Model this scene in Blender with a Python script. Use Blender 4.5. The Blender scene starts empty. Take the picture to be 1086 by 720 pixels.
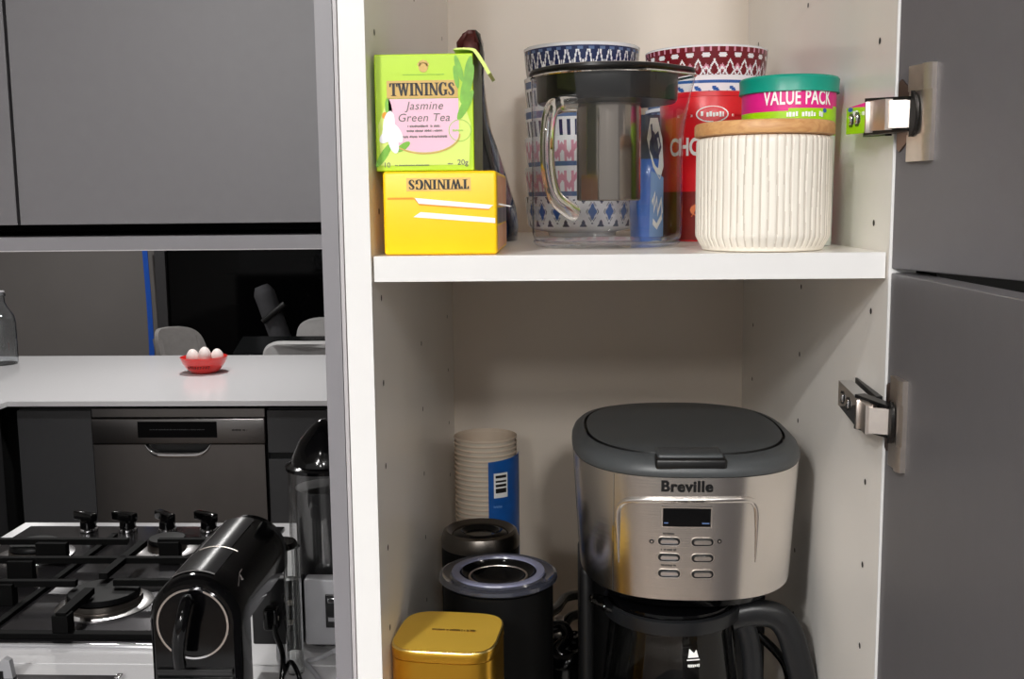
import bpy, bmesh, math, random
import numpy as np
from mathutils import Vector, Matrix
random.seed(4)
PI = math.pi
SC = bpy.context.scene
COL = SC.collection
# ------------------------------------------------------------------ camera
ZS = 1.553                      # top of the pantry's middle shelf above the floor
FPX = 1123.5
CAM = Vector((.13148, -.74348, ZS + .03683))
yaw, pitch, roll = .0439, .1291, -.0106
FW = Vector((-math.sin(yaw)*math.cos(pitch), math.cos(yaw)*math.cos(pitch), -math.sin(pitch)))
r0 = Vector((math.cos(yaw), math.sin(yaw), 0)); u0 = r0.cross(FW)
RT = r0*math.cos(roll) + u0*math.sin(roll); UP = u0*math.cos(roll) - r0*math.sin(roll)
cd = bpy.data.cameras.new('camera'); cam = bpy.data.objects.new('camera', cd); COL.objects.link(cam)
cam.matrix_world = Matrix(((RT.x, UP.x, -FW.x, CAM.x), (RT.y, UP.y, -FW.y, CAM.y), (RT.z, UP.z, -FW.z, CAM.z), (0, 0, 0, 1)))
cd.sensor_width = 36; cd.lens = 36*FPX/1086; cd.clip_start = .02; cd.clip_end = 60
SC.camera = cam

def ray(x, y): return FW + RT*((x-543)/FPX) + UP*((360-y)/FPX)
def atY(x, y, Y): d = ray(x, y); return CAM + d*((Y-CAM.y)/d.y)
def atZ(x, y, Z): d = ray(x, y); return CAM + d*((Z-CAM.z)/d.z)
def atX(x, y, X): d = ray(x, y); return CAM + d*((X-CAM.x)/d.x)

# ------------------------------------------------------------------ materials
def lin(c):
    o = []
    for v in c:
        v /= 255
        o.append(v/12.92 if v <= .04045 else ((v+.055)/1.055)**2.4)
    return (*o, 1)
def setin(n, names, v):
    for k in names:
        if k in n.inputs: n.inputs[k].default_value = v; return
def mat(name, c, rough=.5, metal=0, spec=.5, coat=0, var=.03, scale=30, bump=0, bscale=200, aniso=0, emit=None):
    m = bpy.data.materials.new(name); m.use_nodes = True
    nt = m.node_tree; b = nt.nodes['Principled BSDF']
    col = lin(c)
    tc = nt.nodes.new('ShaderNodeTexCoord')
    nz = nt.nodes.new('ShaderNodeTexNoise'); nz.inputs['Scale'].default_value = scale; nz.inputs['Detail'].default_value = 3
    nt.links.new(tc.outputs['Object'], nz.inputs['Vector'])
    cr = nt.nodes.new('ShaderNodeValToRGB')
    cr.color_ramp.elements[0].position = .3; cr.color_ramp.elements[1].position = .7
    cr.color_ramp.elements[0].color = tuple(max(0, v*(1-var)) for v in col[:3]) + (1,)
    cr.color_ramp.elements[1].color = tuple(min(1, v*(1+var)) for v in col[:3]) + (1,)
    nt.links.new(nz.outputs['Fac'], cr.inputs['Fac']); nt.links.new(cr.outputs['Color'], b.inputs['Base Color'])
    b.inputs['Roughness'].default_value = rough; b.inputs['Metallic'].default_value = metal
    setin(b, ['Specular IOR Level'], spec); setin(b, ['Coat Weight'], coat); setin(b, ['Coat Roughness'], .05)
    if aniso: setin(b, ['Anisotropic'], aniso)
    if bump:
        n2 = nt.nodes.new('ShaderNodeTexNoise'); n2.inputs['Scale'].default_value = bscale
        nt.links.new(tc.outputs['Object'], n2.inputs['Vector'])
        bp = nt.nodes.new('ShaderNodeBump'); bp.inputs['Strength'].default_value = bump; bp.inputs['Distance'].default_value = .001
        nt.links.new(n2.outputs['Fac'], bp.inputs['Height']); nt.links.new(bp.outputs['Normal'], b.inputs['Normal'])
    if emit:
        b.inputs['Emission Color'].default_value = lin(c); b.inputs['Emission Strength'].default_value = emit
    return m
def thin_glass(name, tint, ior):
    """a single clear wall: see-through plus the Fresnel reflection of its two faces"""
    m = bpy.data.materials.new(name); m.use_nodes = True; nt = m.node_tree; nt.nodes.clear()
    out = nt.nodes.new('ShaderNodeOutputMaterial'); mx = nt.nodes.new('ShaderNodeMixShader')
    tr = nt.nodes.new('ShaderNodeBsdfTransparent'); gl = nt.nodes.new('ShaderNodeBsdfGlossy')
    lw = nt.nodes.new('ShaderNodeLayerWeight'); lw.inputs['Blend'].default_value = .5
    cr = nt.nodes.new('ShaderNodeValToRGB'); cr.color_ramp.elements[0].color = lin(tint); cr.color_ramp.elements[0].position = .8
    cr.color_ramp.elements[1].color = tuple(v*.7 for v in lin(tint)[:3])+(1,)
    f0 = 1.6*((ior-1)/(ior+1))**2
    pw = nt.nodes.new('ShaderNodeMath'); pw.operation = 'POWER'; pw.inputs[1].default_value = 4
    ma = nt.nodes.new('ShaderNodeMath'); ma.operation = 'MULTIPLY_ADD'; ma.inputs[1].default_value = .9-f0; ma.inputs[2].default_value = f0
    nt.links.new(lw.outputs['Facing'], pw.inputs[0]); nt.links.new(pw.outputs[0], ma.inputs[0]); nt.links.new(lw.outputs['Facing'], cr.inputs['Fac'])
    nt.links.new(cr.outputs['Color'], tr.inputs['Color']); gl.inputs['Roughness'].default_value = .02
    nt.links.new(ma.outputs[0], mx.inputs['Fac']); nt.links.new(tr.outputs['BSDF'], mx.inputs[1]); nt.links.new(gl.outputs['BSDF'], mx.inputs[2])
    nt.links.new(mx.outputs['Shader'], out.inputs['Surface'])
    return m
def solid_glass(name, c=(250, 252, 251), ior=1.45):
    m = mat(name, c, .02, 0); b = m.node_tree.nodes['Principled BSDF']
    b.inputs['Transmission Weight'].default_value = 1; b.inputs['IOR'].default_value = ior
    return m
def brushed(name, c, rough, axis_scale, strength=.12):
    m = mat(name, c, rough, 1, var=.04, scale=8); nt = m.node_tree; b = nt.nodes['Principled BSDF']
    tc = nt.nodes['Texture Coordinate']; mp = nt.nodes.new('ShaderNodeMapping'); mp.inputs['Scale'].default_value = axis_scale
    nz = nt.nodes.new('ShaderNodeTexNoise'); nz.inputs['Scale'].default_value = 1; nz.inputs['Detail'].default_value = 2
    nt.links.new(tc.outputs['Object'], mp.inputs['Vector']); nt.links.new(mp.outputs['Vector'], nz.inputs['Vector'])
    bp = nt.nodes.new('ShaderNodeBump'); bp.inputs['Strength'].default_value = strength; bp.inputs['Distance'].default_value = .0004
    nt.links.new(nz.outputs['Fac'], bp.inputs['Height']); nt.links.new(bp.outputs['Normal'], b.inputs['Normal'])
    return m
def wood(name, c1, c2, scale=(6, 60, 60)):
    m = mat(name, c1, .45); nt = m.node_tree; b = nt.nodes['Principled BSDF']
    tc = nt.nodes['Texture Coordinate']; mp = nt.nodes.new('ShaderNodeMapping'); mp.inputs['Scale'].default_value = scale
    nz = nt.nodes.new('ShaderNodeTexNoise'); nz.inputs['Scale'].default_value = 2.2; nz.inputs['Detail'].default_value = 6; nz.inputs['Distortion'].default_value = 1.2
    cr = nt.nodes.new('ShaderNodeValToRGB'); cr.color_ramp.elements[0].color = lin(c1); cr.color_ramp.elements[1].color = lin(c2)
    cr.color_ramp.elements[0].position = .35; cr.color_ramp.elements[1].position = .68
    nt.links.new(tc.outputs['Object'], mp.inputs['Vector']); nt.links.new(mp.outputs['Vector'], nz.inputs['Vector'])
    nt.links.new(nz.outputs['Fac'], cr.inputs['Fac']); nt.links.new(cr.outputs['Color'], b.inputs['Base Color'])
    return m
M = {}
M['melamine'] = mat('white_melamine', (240, 236, 230), .28, var=.012, scale=12)
M['edge'] = mat('white_edge_banding', (224, 223, 222), .3, var=.01)
M['hole'] = mat('drilled_hole', (40, 34, 30), .8)
M['grey'] = mat('charcoal_laminate', (99, 97, 100), .42, var=.02, scale=60, bump=.05, bscale=900)
M['gable'] = mat('grey_edge', (122, 120, 124), .4, var=.02)
M['strip'] = mat('light_grey_strip', (172, 168, 170), .4)
M['dark'] = mat('black_void', (16, 16, 17), .7)
M['steel'] = brushed('brushed_steel', (226, 221, 216), .23, (8, 8, 900))
M['steelv'] = brushed('dishwasher_steel', (128, 125, 124), .28, (900, 900, 6), .08)
M['nickel'] = mat('nickel_plate', (226, 216, 208), .34, 1, var=.06, scale=120)
M['chrome'] = mat('chrome', (225, 225, 228), .06, 1)
M['brown'] = mat('burnished_steel', (150, 130, 122), .35, 1)
M['black'] = mat('black_plastic', (14, 14, 15), .35)
M['gloss'] = mat('black_gloss', (5, 5, 6), .1, spec=.3)
M['dgrey'] = mat('dark_grey_plastic', (66, 69, 71), .42, bump=.06, bscale=1500)
M['white'] = mat('white_ink', (246, 246, 244), .5)
M['ink'] = mat('black_ink', (22, 20, 20), .5)
M['greyink'] = mat('grey_ink', (96, 98, 90), .5)
M['glass'] = thin_glass('clear_glass', (255, 255, 255), 1.45)
M['smoke'] = thin_glass('carafe_glass', (190, 191, 191), 1.42)
M['plastic'] = solid_glass('bottle_glass', (235, 238, 240), 1.45)
M['rglass'] = solid_glass('thick_clear_glass')
M['worktop'] = mat('white_stone', (222, 221, 223), .2, var=.02, scale=300)

# ------------------------------------------------------------------ mesh builder
class MB:
    def __init__(s): s.v = []; s.f = []; s.mats = []
    def mi(s, m):
        if m not in s.mats: s.mats.append(m)
        return s.mats.index(m)
    def add(s, vs, fs, m, smooth=False):
        o = len(s.v); s.v += [tuple(v) for v in vs]
        if callable(m):
            for k, f in enumerate(fs): s.f.append((tuple(i+o for i in f), s.mi(m(k)), smooth))
        else:
            k = s.mi(m)
            for f in fs: s.f.append((tuple(i+o for i in f), k, smooth))
        return s
    def frombm(s, bm, m, smooth=False, mtx=None):
        bm.verts.index_update()
        vs = [(mtx @ v.co) if mtx else v.co.copy() for v in bm.verts]
        fs = [[v.index for v in f.verts] for f in bm.faces]
        bm.free(); return s.add(vs, fs, m, smooth)
    def box(s, x0, x1, y0, y1, z0, z1, m, bev=0, seg=2, mtx=None):
        bm = bmesh.new(); bmesh.ops.create_cube(bm, size=1)
        bmesh.ops.scale(bm, vec=(x1-x0, y1-y0, z1-z0), verts=bm.verts)
        bmesh.ops.translate(bm, vec=((x0+x1)/2, (y0+y1)/2, (z0+z1)/2), verts=bm.verts)
        if bev: bmesh.ops.bevel(bm, geom=bm.edges[:], offset=bev, segments=seg, profile=.5, affect='EDGES')
        return s.frombm(bm, m, bev > 0 and seg > 2, mtx)
    def rings(s, rings, m, closed=True, cap0=False, cap1=False, smooth=True):
        n = len(rings[0]); vs = [p for r in rings for p in r]; fs = []
        for i in range(len(rings)-1):
            for j in range(n if closed else n-1):
                k = (j+1) % n
                fs.append((i*n+j, i*n+k, (i+1)*n+k, (i+1)*n+j))
        s.add(vs, fs, m, smooth)
        base = len(s.v)-len(vs)
        mm = m(0) if callable(m) else m
        if cap0: s.f.append((tuple(base+j for j in range(n-1, -1, -1)), s.mi(mm), False))
        if cap1:
            mm = m((len(rings)-2)*n) if callable(m) else m
            s.f.append((tuple(base+(len(rings)-1)*n+j for j in range(n)), s.mi(mm), False))
        return s
    def lathe(s, prof, cx, cy, m, seg=64, z0=0, rf=None, fn=None):
        """prof [(r, z)]; rf(theta, z, r) gives a modulated radius; fn(theta, z, i) picks the material"""
        rs = []
        for r, z in prof:
            ring = []
            for k in range(seg):
                t = 2*PI*k/seg; rr = rf(t, z, r) if rf else r
                ring.append((cx+rr*math.cos(t), cy+rr*math.sin(t), z0+z))
            rs.append(ring)
        if fn:
            def pick(k):
                i, j = divmod(k, seg)
                return fn(2*PI*(j+.5)/seg, (prof[i][1]+prof[i+1][1])/2, i)
            s.rings(rs, pick)
        else: s.rings(rs, m)
        return s
    def tube(s, path, r, m, n=10, flat=1.0, cap=True):
        P = [Vector(p) for p in path]; rs = []; up = None
        for i, p in enumerate(P):
            t = (P[min(i+1, len(P)-1)]-P[max(i-1, 0)]).normalized()
            if up is None:
                up = Vector((0, 0, 1)) if abs(t.z) < .9 else Vector((0, 1, 0))
            a = t.cross(up).normalized(); b = a.cross(t).normalized(); up = b
            rr = r[i] if isinstance(r, (list, tuple)) else r
            rs.append([p + a*rr*math.cos(2*PI*k/n) + b*rr*flat*math.sin(2*PI*k/n) for k in range(n)])
        return s.rings(rs, m, True, cap, cap)
    def prism(s, poly, fa, fb, m, smooth=False):
        """poly 2-D; fa, fb map (u, v) to the two end faces"""
        n = len(poly); vs = [fa(*p) for p in poly]+[fb(*p) for p in poly]
        fs = [tuple(range(n-1, -1, -1)), tuple(range(n, 2*n))]+[(i, (i+1) % n, n+(i+1) % n, n+i) for i in range(n)]
        return s.add(vs, fs, m, smooth)
    def decal(s, polys, fmap, m, step=0):
        for i, p in enumerate(polys): s.add([Vector(fmap(u, v))-Vector((0, step*i, 0)) for u, v in p], [tuple(range(len(p)))], m)
        return s
    def tris(s, tv, fmap, m):
        vs, fs = tv; return s.add([fmap(u, v) for u, v in vs], fs, m)
    def build(s, name, parent=None, label=None, loc=None):
        me = bpy.data.meshes.new(name)
        o = bpy.data.objects.new(name, me); COL.objects.link(o)
        L = Vector((0, 0, 0))
        p = parent
        while p is not None: L += p.location; p = p.parent
        if loc is not None: o.location = loc; L += Vector(loc)
        me.from_pydata([tuple(Vector(v)-L) for v in s.v], [], [f[0] for f in s.f])
        for m in s.mats: me.materials.append(m)
        me.polygons.foreach_set('material_index', [f[1] for f in s.f])
        me.polygons.foreach_set('use_smooth', [f[2] for f in s.f])
        me.update()
        bm = bmesh.new(); bm.from_mesh(me)
        bmesh.ops.remove_doubles(bm, verts=bm.verts, dist=1e-6)
        bm.to_mesh(me); bm.free()
        if any(f[2] for f in s.f):
            me.set_sharp_from_angle(angle=math.radians(38))
        if parent: o.parent = parent
        if label: o['label'] = label
        return o
def tag(o, label, cat, group=None, kind=None):
    o['label'] = label; o['category'] = cat
    if group: o['group'] = group
    if kind: o['kind'] = kind
    return o
def thing(name, label, cat, loc, group=None):
    o = bpy.data.objects.new(name, None); o.empty_display_size = .03; COL.objects.link(o); o.location = loc
    return tag(o, label, cat, group)
def struct(o): o['kind'] = 'structure'; return o
def dup(root, loc, label, group=None):
    r = root.copy(); COL.objects.link(r); r.location = loc; r['label'] = label
    if group: r['group'] = group
    for ch in list(root.children):
        c = ch.copy(); COL.objects.link(c); c.parent = r
        for g in ch.children:
            d = g.copy(); COL.objects.link(d); d.parent = c
    return r
# lettering -----------------------------------------------------------------
_tc = {}
def text2d(body, height, bold=0.0, xs=1.0, shear=0.0, spacing=1.0):
    """triangles of a line of lettering, centred on (0, 0)"""
    key = (body, height, bold, xs, shear, spacing)
    if key in _tc: return _tc[key]
    cu = bpy.data.curves.new('t', 'FONT'); cu.body = body; cu.size = 1; cu.offset = bold; cu.shear = shear; cu.space_character = spacing
    cu.resolution_u = 4; cu.fill_mode = 'FRONT'
    ob = bpy.data.objects.new('t', cu); COL.objects.link(ob)
    bpy.context.view_layer.update()
    me = bpy.data.meshes.new_from_object(ob.evaluated_get(bpy.context.evaluated_depsgraph_get()))
    vs = np.array([v.co[:2] for v in me.vertices]); fs = [tuple(p.vertices) for p in me.polygons]
    bpy.data.objects.remove(ob); bpy.data.curves.remove(cu); bpy.data.meshes.remove(me)
    k = height/.70
    c = (vs.min(0)+vs.max(0))/2; vs = (vs-c)*k; vs[:, 0] *= xs
    _tc[key] = ([tuple(map(float, v)) for v in vs], fs); return _tc[key]
def shift(tv, dx, dy, rot=0):
    c, s = math.cos(rot), math.sin(rot)
    return [(x*c-y*s+dx, x*s+y*c+dy) for x, y in tv[0]], tv[1]
def rc(x0, y0, x1, y1): return [(x0, y0), (x1, y0), (x1, y1), (x0, y1)]
def stroke(pts, w):
    out = []; L = []; R_ = []
    for i, (x, y) in enumerate(pts):
        a = pts[max(i-1, 0)]; b = pts[min(i+1, len(pts)-1)]
        dx, dy = b[0]-a[0], b[1]-a[1]; n = math.hypot(dx, dy) or 1
        ww = (w[i] if isinstance(w, (list, tuple)) else w)/2
        L.append((x-dy/n*ww, y+dx/n*ww)); R_.append((x+dy/n*ww, y-dx/n*ww))
    for i in range(len(pts)-1): out.append([L[i], R_[i], R_[i+1], L[i+1]])
    return out
def ell(cx, cy, rx, ry, n=20, a0=0, a1=2*PI, rot=0):
    o = []
    for k in range(n):
        t = a0+(a1-a0)*k/n; x, y = rx*math.cos(t), ry*math.sin(t)
        o.append((cx+x*math.cos(rot)-y*math.sin(rot), cy+x*math.sin(rot)+y*math.cos(rot)))
    return o
def serif(word, width, height):
    G = {
     'T': (.76, [rc(.29, 0, .47, 1), rc(.02, .93, .74, 1), [(.02, .70), (.06, .70), (.12, .95), (.02, .95)], [(.74, .70), (.70, .70), (.64, .95), (.74, .95)], rc(.17, 0, .59, .06)]),
     'W': (1.14, [[(.05, 1), (.23, 1), (.42, 0), (.33, 0)], [(.34, 0), (.40, 0), (.61, 1), (.55, 1)], [(.47, 1), (.65, 1), (.84, 0), (.75, 0)], [(.76, 0), (.82, 0), (1.04, 1), (.98, 1)], rc(0, .94, .32, 1), rc(.42, .94, .74, 1), rc(.88, .94, 1.13, 1)]),
     'I': (.48, [rc(.15, 0, .33, 1), rc(.04, 0, .44, .06), rc(.04, .94, .44, 1)]),
     'N': (.94, [rc(.14, 0, .2, 1), [(.06, 1), (.27, 1), (.8, 0), (.66, 0)], rc(.73, 0, .79, 1), rc(.03, 0, .32, .06), rc(.0, .94, .25, 1), rc(.6, .94, .93, 1)]),
    }
    g = []
    o = ell(.42, .5, .40, .53, 26, math.radians(42), math.radians(318)); i = ell(.45, .5, .22, .47, 26, math.radians(42), math.radians(318))
    for k in range(25): g.append([o[k], o[k+1], i[k+1], i[k]])
    g += [rc(.60, .06, .76, .44), rc(.50, .40, .86, .46), [(.66, .70), (.72, .70), (.72, 1), (.68, 1)]]
    G['G'] = (.9, g)
    sp = [(.55, .72), (.52, .86), (.40, .96), (.27, .97), (.14, .88), (.13, .74), (.24, .60), (.40, .46), (.50, .32), (.50, .15), (.38, .03), (.25, .02), (.12, .10), (.07, .28)]
    G['S'] = (.66, stroke(sp, [.03, .04, .06, .08, .13, .17, .2, .2, .17, .13, .08, .06, .05, .04]))
    tot = sum(G[c][0] for c in word); k = width/tot; x = -tot/2; out = []
    for c in word:
        for p in G[c][1]: out.append([((x+u)*k, (v-.5)*height) for u, v in p])
        x += G[c][0]
    return out
def scribble(w, h, n):
    """a row of tiny unreadable strokes"""
    rnd = random.Random(n); out = []; x = -w/2
    while x < w/2:
        ww = h*rnd.uniform(.35, .6)
        if rnd.random() > .13: out.append(rc(x, -h/2*rnd.uniform(.6, 1), min(x+ww*.75, w/2), h/2*rnd.uniform(.5, 1)))
        x += ww
    return out
def cyl(cx, cy, r, e=.0003, a=-PI/2):
    return lambda u, z: (cx+(r+e)*math.cos(a+u/r), cy+(r+e)*math.sin(a+u/r), z)
def supell(cx, cy, a, b, n, z, seg=72):
    o = []
    for k in range(seg):
        t = 2*PI*k/seg; c, s_ = math.cos(t), math.sin(t)
        o.append((cx+a*math.copysign(abs(c)**(2/n), c), cy+b*math.copysign(abs(s_)**(2/n), s_), z))
    return o
def smooth(pts, n=8):
    P = [Vector(p) for p in pts]; out = []
    for i in range(len(P)-1):
        a, b, c, d = P[max(i-1, 0)], P[i], P[i+1], P[min(i+2, len(P)-1)]
        for k in range(n):
            t = k/n
            out.append(.5*((2*b)+(c-a)*t+(2*a-5*b+4*c-d)*t*t+(3*b-a-3*c+d)*t**3))
    out.append(P[-1]); return out
# ================================================================== the setting
W, D, T = .36, .569, .0184
FL = 1.01                                   # the pantry's lower shelf
CEIL = 2.6
M['wallgrey'] = mat('grey_wall_paint', (112, 108, 106), .7, var=.03, scale=3)
M['wallwhite'] = mat('pale_wall_paint', (205, 203, 200), .8, var=.01, scale=3)
M['floor'] = wood('timber_floor', (92, 82, 74), (112, 100, 90), (30, 2, 2))
M['night'] = mat('night_glass', (6, 6, 7), .06, spec=.12)
M['wframe'] = mat('window_frame_grey', (58, 57, 59), .5)
def slab(name, *b, m):
    o = MB().box(*b, m).build(name); return struct(o)
slab('floor', -5.2, 1.9, -2.6, 7.2, -.06, 0, m=M['floor'])
slab('ceiling', -5.2, 1.9, -2.6, 7.2, CEIL, CEIL+.05, m=M['wallwhite'])
slab('wall_back', -5.2, 1.9, 7.0, 7.1, 0, CEIL, m=M['wallgrey'])
slab('wall_left', -5.2, -5.1, -2.6, 7.0, 0, CEIL, m=M['wallwhite'])
slab('wall_right', 1.8, 1.9, -2.5, 7.0, 0, CEIL, m=M['wallwhite'])
slab('wall_pantry', .40, 1.8, .02, .8, 0, CEIL, m=M['dark'])  # coloured black to stand for the unlit gap between the doors
# black patio window in the dining room wall
wx0 = atY(166, 300, 6.9).x
w = MB(); w.box(wx0+.06, 1.2, 6.965, 6.985, .08, 2.2, M['night']); wo = struct(w.build('window_1'))
w = MB()
w.box(wx0-.02, wx0+.06, 6.93, 6.999, .0, 2.28, M['wframe'], .004); w.box(1.2, 1.28, 6.93, 6.999, 0, 2.28, M['wframe'], .004)
w.box(wx0+.06, 1.2, 6.93, 6.999, 2.2, 2.28, M['wframe'], .004); w.box(wx0+.06, 1.2, 6.93, 6.999, .0, .08, M['wframe'], .004)
w.build('window_frame', wo)

# ================================================================== pantry
pan = thing('pantry_cabinet', 'tall open pantry cabinet, white inside, with charcoal doors and one middle shelf', 'cabinet', (W/2, 0, 0))
def panel_with_holes(name, X, sgn, cols, zs):
    b = MB()
    if sgn > 0: b.box(-T, 0, 0, D+.016, .08, 2.45, M['melamine'], .0005)
    else: b.box(W, W+T, 0, D+.016, .08, 2.45, M['melamine'], .0005)
    for y in cols:
        for z in zs:
            c = (X+sgn*.0003, y, z); n = 10
            b.add([c]+[(c[0], y+.0024*math.cos(2*PI*k/n), z+.0024*math.sin(2*PI*k/n)) for k in range(n)],
                  [(0, 1+k, 1+(k+1) % n) for k in range(n)], M['hole'])
    # bright edge band on the front
    x0, x1 = (-T, 0) if sgn > 0 else (W, W+T)
    b.box(x0, x1, -.0012, .0002, .08, 2.45, M['edge'])
    return b.build(name, pan)
zs = [1.06+.064*k for k in range(14)]
panel_with_holes('side_panel', 0, 1, (.037, .26, .50), [z+.012 for z in zs])
panel_with_holes('side_panel', W, -1, (.037, .26, .50), zs)
M['backboard'] = mat('warm_cast_backboard', (226, 214, 200), .35, var=.012, scale=12)  # warm light cast put into the back panel's colour
MB().box(0, W, D, D+.016, .08, 2.45, M['backboard']).build('back_panel', pan)
b = MB(); b.box(.0012, W-.0012, .004, D, ZS-.0185, ZS-.0004, M['melamine'], .0004); b.box(.0012, W-.0012, .0028, .0042, ZS-.0185, ZS-.0004, M['edge']); b.build('shelf', pan)
MB().box(0, W, .004, D, FL-.0185, FL-.0004, M['melamine'], .0004).build('shelf', pan)
MB().box(0, W, .0, D, 2.43, 2.45, M['melamine'], .0004).build('top_panel', pan)
MB().box(0, W, .0, D, .08, .10, M['melamine'], .0004).build('bottom_panel', pan)
MB().box(-.03, W+T, .04, D, 0, .08, M['grey'], .0004).build('plinth', pan)
gx = atY(332.7, 0, 0).x
b = MB(); b.box(gx, -.0226, .0012, .60, .0, 2.58, M['grey'], .0004); b.box(gx, -.0226, 0, .0011, .0, 2.58, M['gable']); b.box(-.0223, -.0197, .001, .60, 0, 2.58, M['strip']); b.build('end_panel', pan, 'grey outer end panel')
# doors: hinge line at the front edge of the side panel
def door_pts(ang, z0, z1, name):
    a = math.radians(ang); hx, hy = W+.0015, -.0015
    ex, ey = math.sin(a), -math.cos(a); nx, ny = math.cos(a), math.sin(a)
    mtx = Matrix(((nx, -ex, 0, hx), (ny, -ey, 0, hy), (0, 0, 1, 0), (0, 0, 0, 1)))
    # local: x = thickness away from the camera side, y = -(distance along the door), z
    b = MB(); b.box(0, .018, -.396, 0, z0, z1, M['grey'], .0008, 2, mtx)
    return b.build(name, pan), mtx
up, mu = door_pts(16.5, 1.5415, 2.45, 'upper_door')
lo, ml = door_pts(1.0, .09, 1.5385, 'lower_door')
def hinge(parent, mtx, zc, ang, droop, zmount=None):
    """cup plate on the door, knuckle, and an arm that reaches to the cabinet side"""
    b = MB(); X = lambda p: mtx @ Vector(p)
    h = .031
    # long cover plate with a rounded outer edge
    prof = [(0, -.042), (-.0035, -.042), (-.0052, -.0385), (-.0052, -.034), (-.0035, -.0325), (-.0035, -.017), (0, -.017)]
    for (za, zb) in ((zc-h, zc-.0135), (zc-.0135, zc+.0145), (zc+.0145, zc+h)):
        pr = prof if abs(za-(zc-.0135)) > 1e-6 else [(x*.8, y-.0002) for x, y in prof]
        b.prism(pr, lambda u, v: X((u, v, za)), lambda u, v: X((u, v, zb)), M['nickel'])
    # cup with ears
    ear = [(-.002, zc+.022), (-.014, zc+.012), (-.015, zc+.006), (-.015, zc-.006), (-.014, zc-.012), (-.002, zc-.022), (-.020, zc-.012), (-.020, zc+.012)]
    ear = [(-.019, zc-.014), (-.006, zc-.024), (-.003, zc-.022), (-.003, zc+.022), (-.006, zc+.024), (-.019, zc+.014)]
    b.prism(ear, lambda u, v: X((-.0002, u, v)), lambda u, v: X((-.0014, u, v)), M['brown'])
    dark = ell(-.021, zc, .007, .015, 18, -PI/2, PI/2)
    b.prism([(-u-.044, v) for u, v in dark], lambda u, v: X((-.0036, u, v)), lambda u, v: X((-.0062, u, v)), M['black'])
    # knuckle strap bent out of the cup toward the cabinet
    e0 = X((-.004, -.022, zc)); e1 = X((-.017, -.0165, zc)); e2 = Vector((W-.014, .006, zc+.001))
    def strap(p, q, hw, th, m):
        d = (q-p); d.z = 0; n = Vector((-d.y, d.x, 0)).normalized()*th/2
        pts = []
        for P_ in (p, q):
            pts += [P_-n+Vector((0, 0, -hw)), P_+n+Vector((0, 0, -hw)), P_+n+Vector((0, 0, hw)), P_-n+Vector((0, 0, hw))]
        b.add(pts, [(0, 1, 2, 3), (7, 6, 5, 4), (0, 4, 5, 1), (1, 5, 6, 2), (2, 6, 7, 3), (3, 7, 4, 0)], m)
    strap(e0, e1, .009, .003, M['nickel']); strap(e1, e2, .010, .005, M['nickel'])
    strap(e0+Vector((.001, 0, .010)), e2+Vector((0, .004, .011)), .0012, .008, M['black'])
    strap(e0+Vector((.001, 0, -.010)), e2+Vector((0, .004, -.0115)), .0012, .008, M['black'])
    # arm body: a channel with a sloping underside, on the mounting plate
    y0, y1 = .003, .067
    def arm(x0, x1, zoff, hh0, hh1, m, bev=None):
        pts = []
        for y, hh, xx in ((y0, hh0, x0), (y1, hh1, x0+.003)):
            zz = zc+zoff+droop*(y-y0)
            pts += [(xx, y, zz-hh), (x1, y, zz-hh), (x1, y, zz+hh), (xx, y, zz+hh)]
        b.add(pts, [(3, 2, 1, 0), (4, 5, 6, 7), (0, 1, 5, 4), (1, 2, 6, 5), (2, 3, 7, 6), (3, 0, 4, 7)], m)
    arm(W-.017, W-.004, .0, .0105, .0095, M['chrome'])
    arm(W-.0045, W+.0004, .0, .0125, .0115, M['black'])
    # front boss plate and adjusting screws
    b.box(W-.0185, W-.004, .001, .004, zc-.0105, zc+.0105, M['nickel'], .0006)
    for y in (.032, .051):
        zz = zc+droop*(y-y0); n = 14
        c = (W-.0170+.003*(y-y0)/(y1-y0)-.0006, y, zz)
        b.add([c]+[(c[0], y+.0058*math.cos(2*PI*k/n), zz+.0052*math.sin(2*PI*k/n)) for k in range(n)], [(0, 1+(k+1) % n, 1+k) for k in range(n)], M['black'])
        b.box(c[0]-.0012, c[0]+.001, y-.0032, y+.0032, zz-.0032, zz+.0032, M['chrome'], .0012, 3)
    return b.build('hinge', parent, 'nickel plated concealed hinge')
hinge(up, mu, 1.6445, 16.5, .03)
hinge(lo, ml, 1.4385, 1.0, .06)

# ================================================================== tea cartons
def front_map(x0, x1, z0, z1, y, tilt=0):
    """u across -.5...5, v up -.5...5 of a front face"""
    return lambda u, v: (x0+(x1-x0)*(u+.5), y, z0+(z1-z0)*(v+.5))
M['lime'] = mat('lime_card', (178, 216, 20), .35, var=.02)
M['limepale'] = mat('pale_lime_print', (212, 230, 112), .35)
M['pink'] = mat('pale_pink_print', (238, 188, 208), .35)
M['gold'] = mat('gold_print', (203, 166, 84), .4)
M['leaf'] = mat('leaf_green_print', (112, 176, 40), .4, var=.15, scale=200)
M['leafl'] = mat('light_leaf_print', (160, 205, 80), .4)
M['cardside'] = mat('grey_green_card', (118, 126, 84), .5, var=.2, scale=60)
M['yellow'] = mat('yellow_card', (255, 205, 0), .4, var=.02)
M['paleg'] = mat('pale_gold_print', (226, 184, 100), .45)
M['peach'] = mat('peach_card_edge', (236, 176, 130), .5, var=.1, scale=80)
M['ochre'] = mat('ochre_card_print', (226, 150, 0), .5)  # ochre tone for the slot line and the flower's centre
M['petal'] = mat('white_petal_print', (240, 240, 246), .5)
yb = dict(x0=.0075, x1=.0885, y0=.012, y1=.150, z0=ZS, z1=ZS+.0590)
b = MB(); b.box(yb['x0'], yb['x1'], yb['y0'], yb['y1'], yb['z0'], yb['z1'], M['yellow'], .0022, 3)
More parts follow.
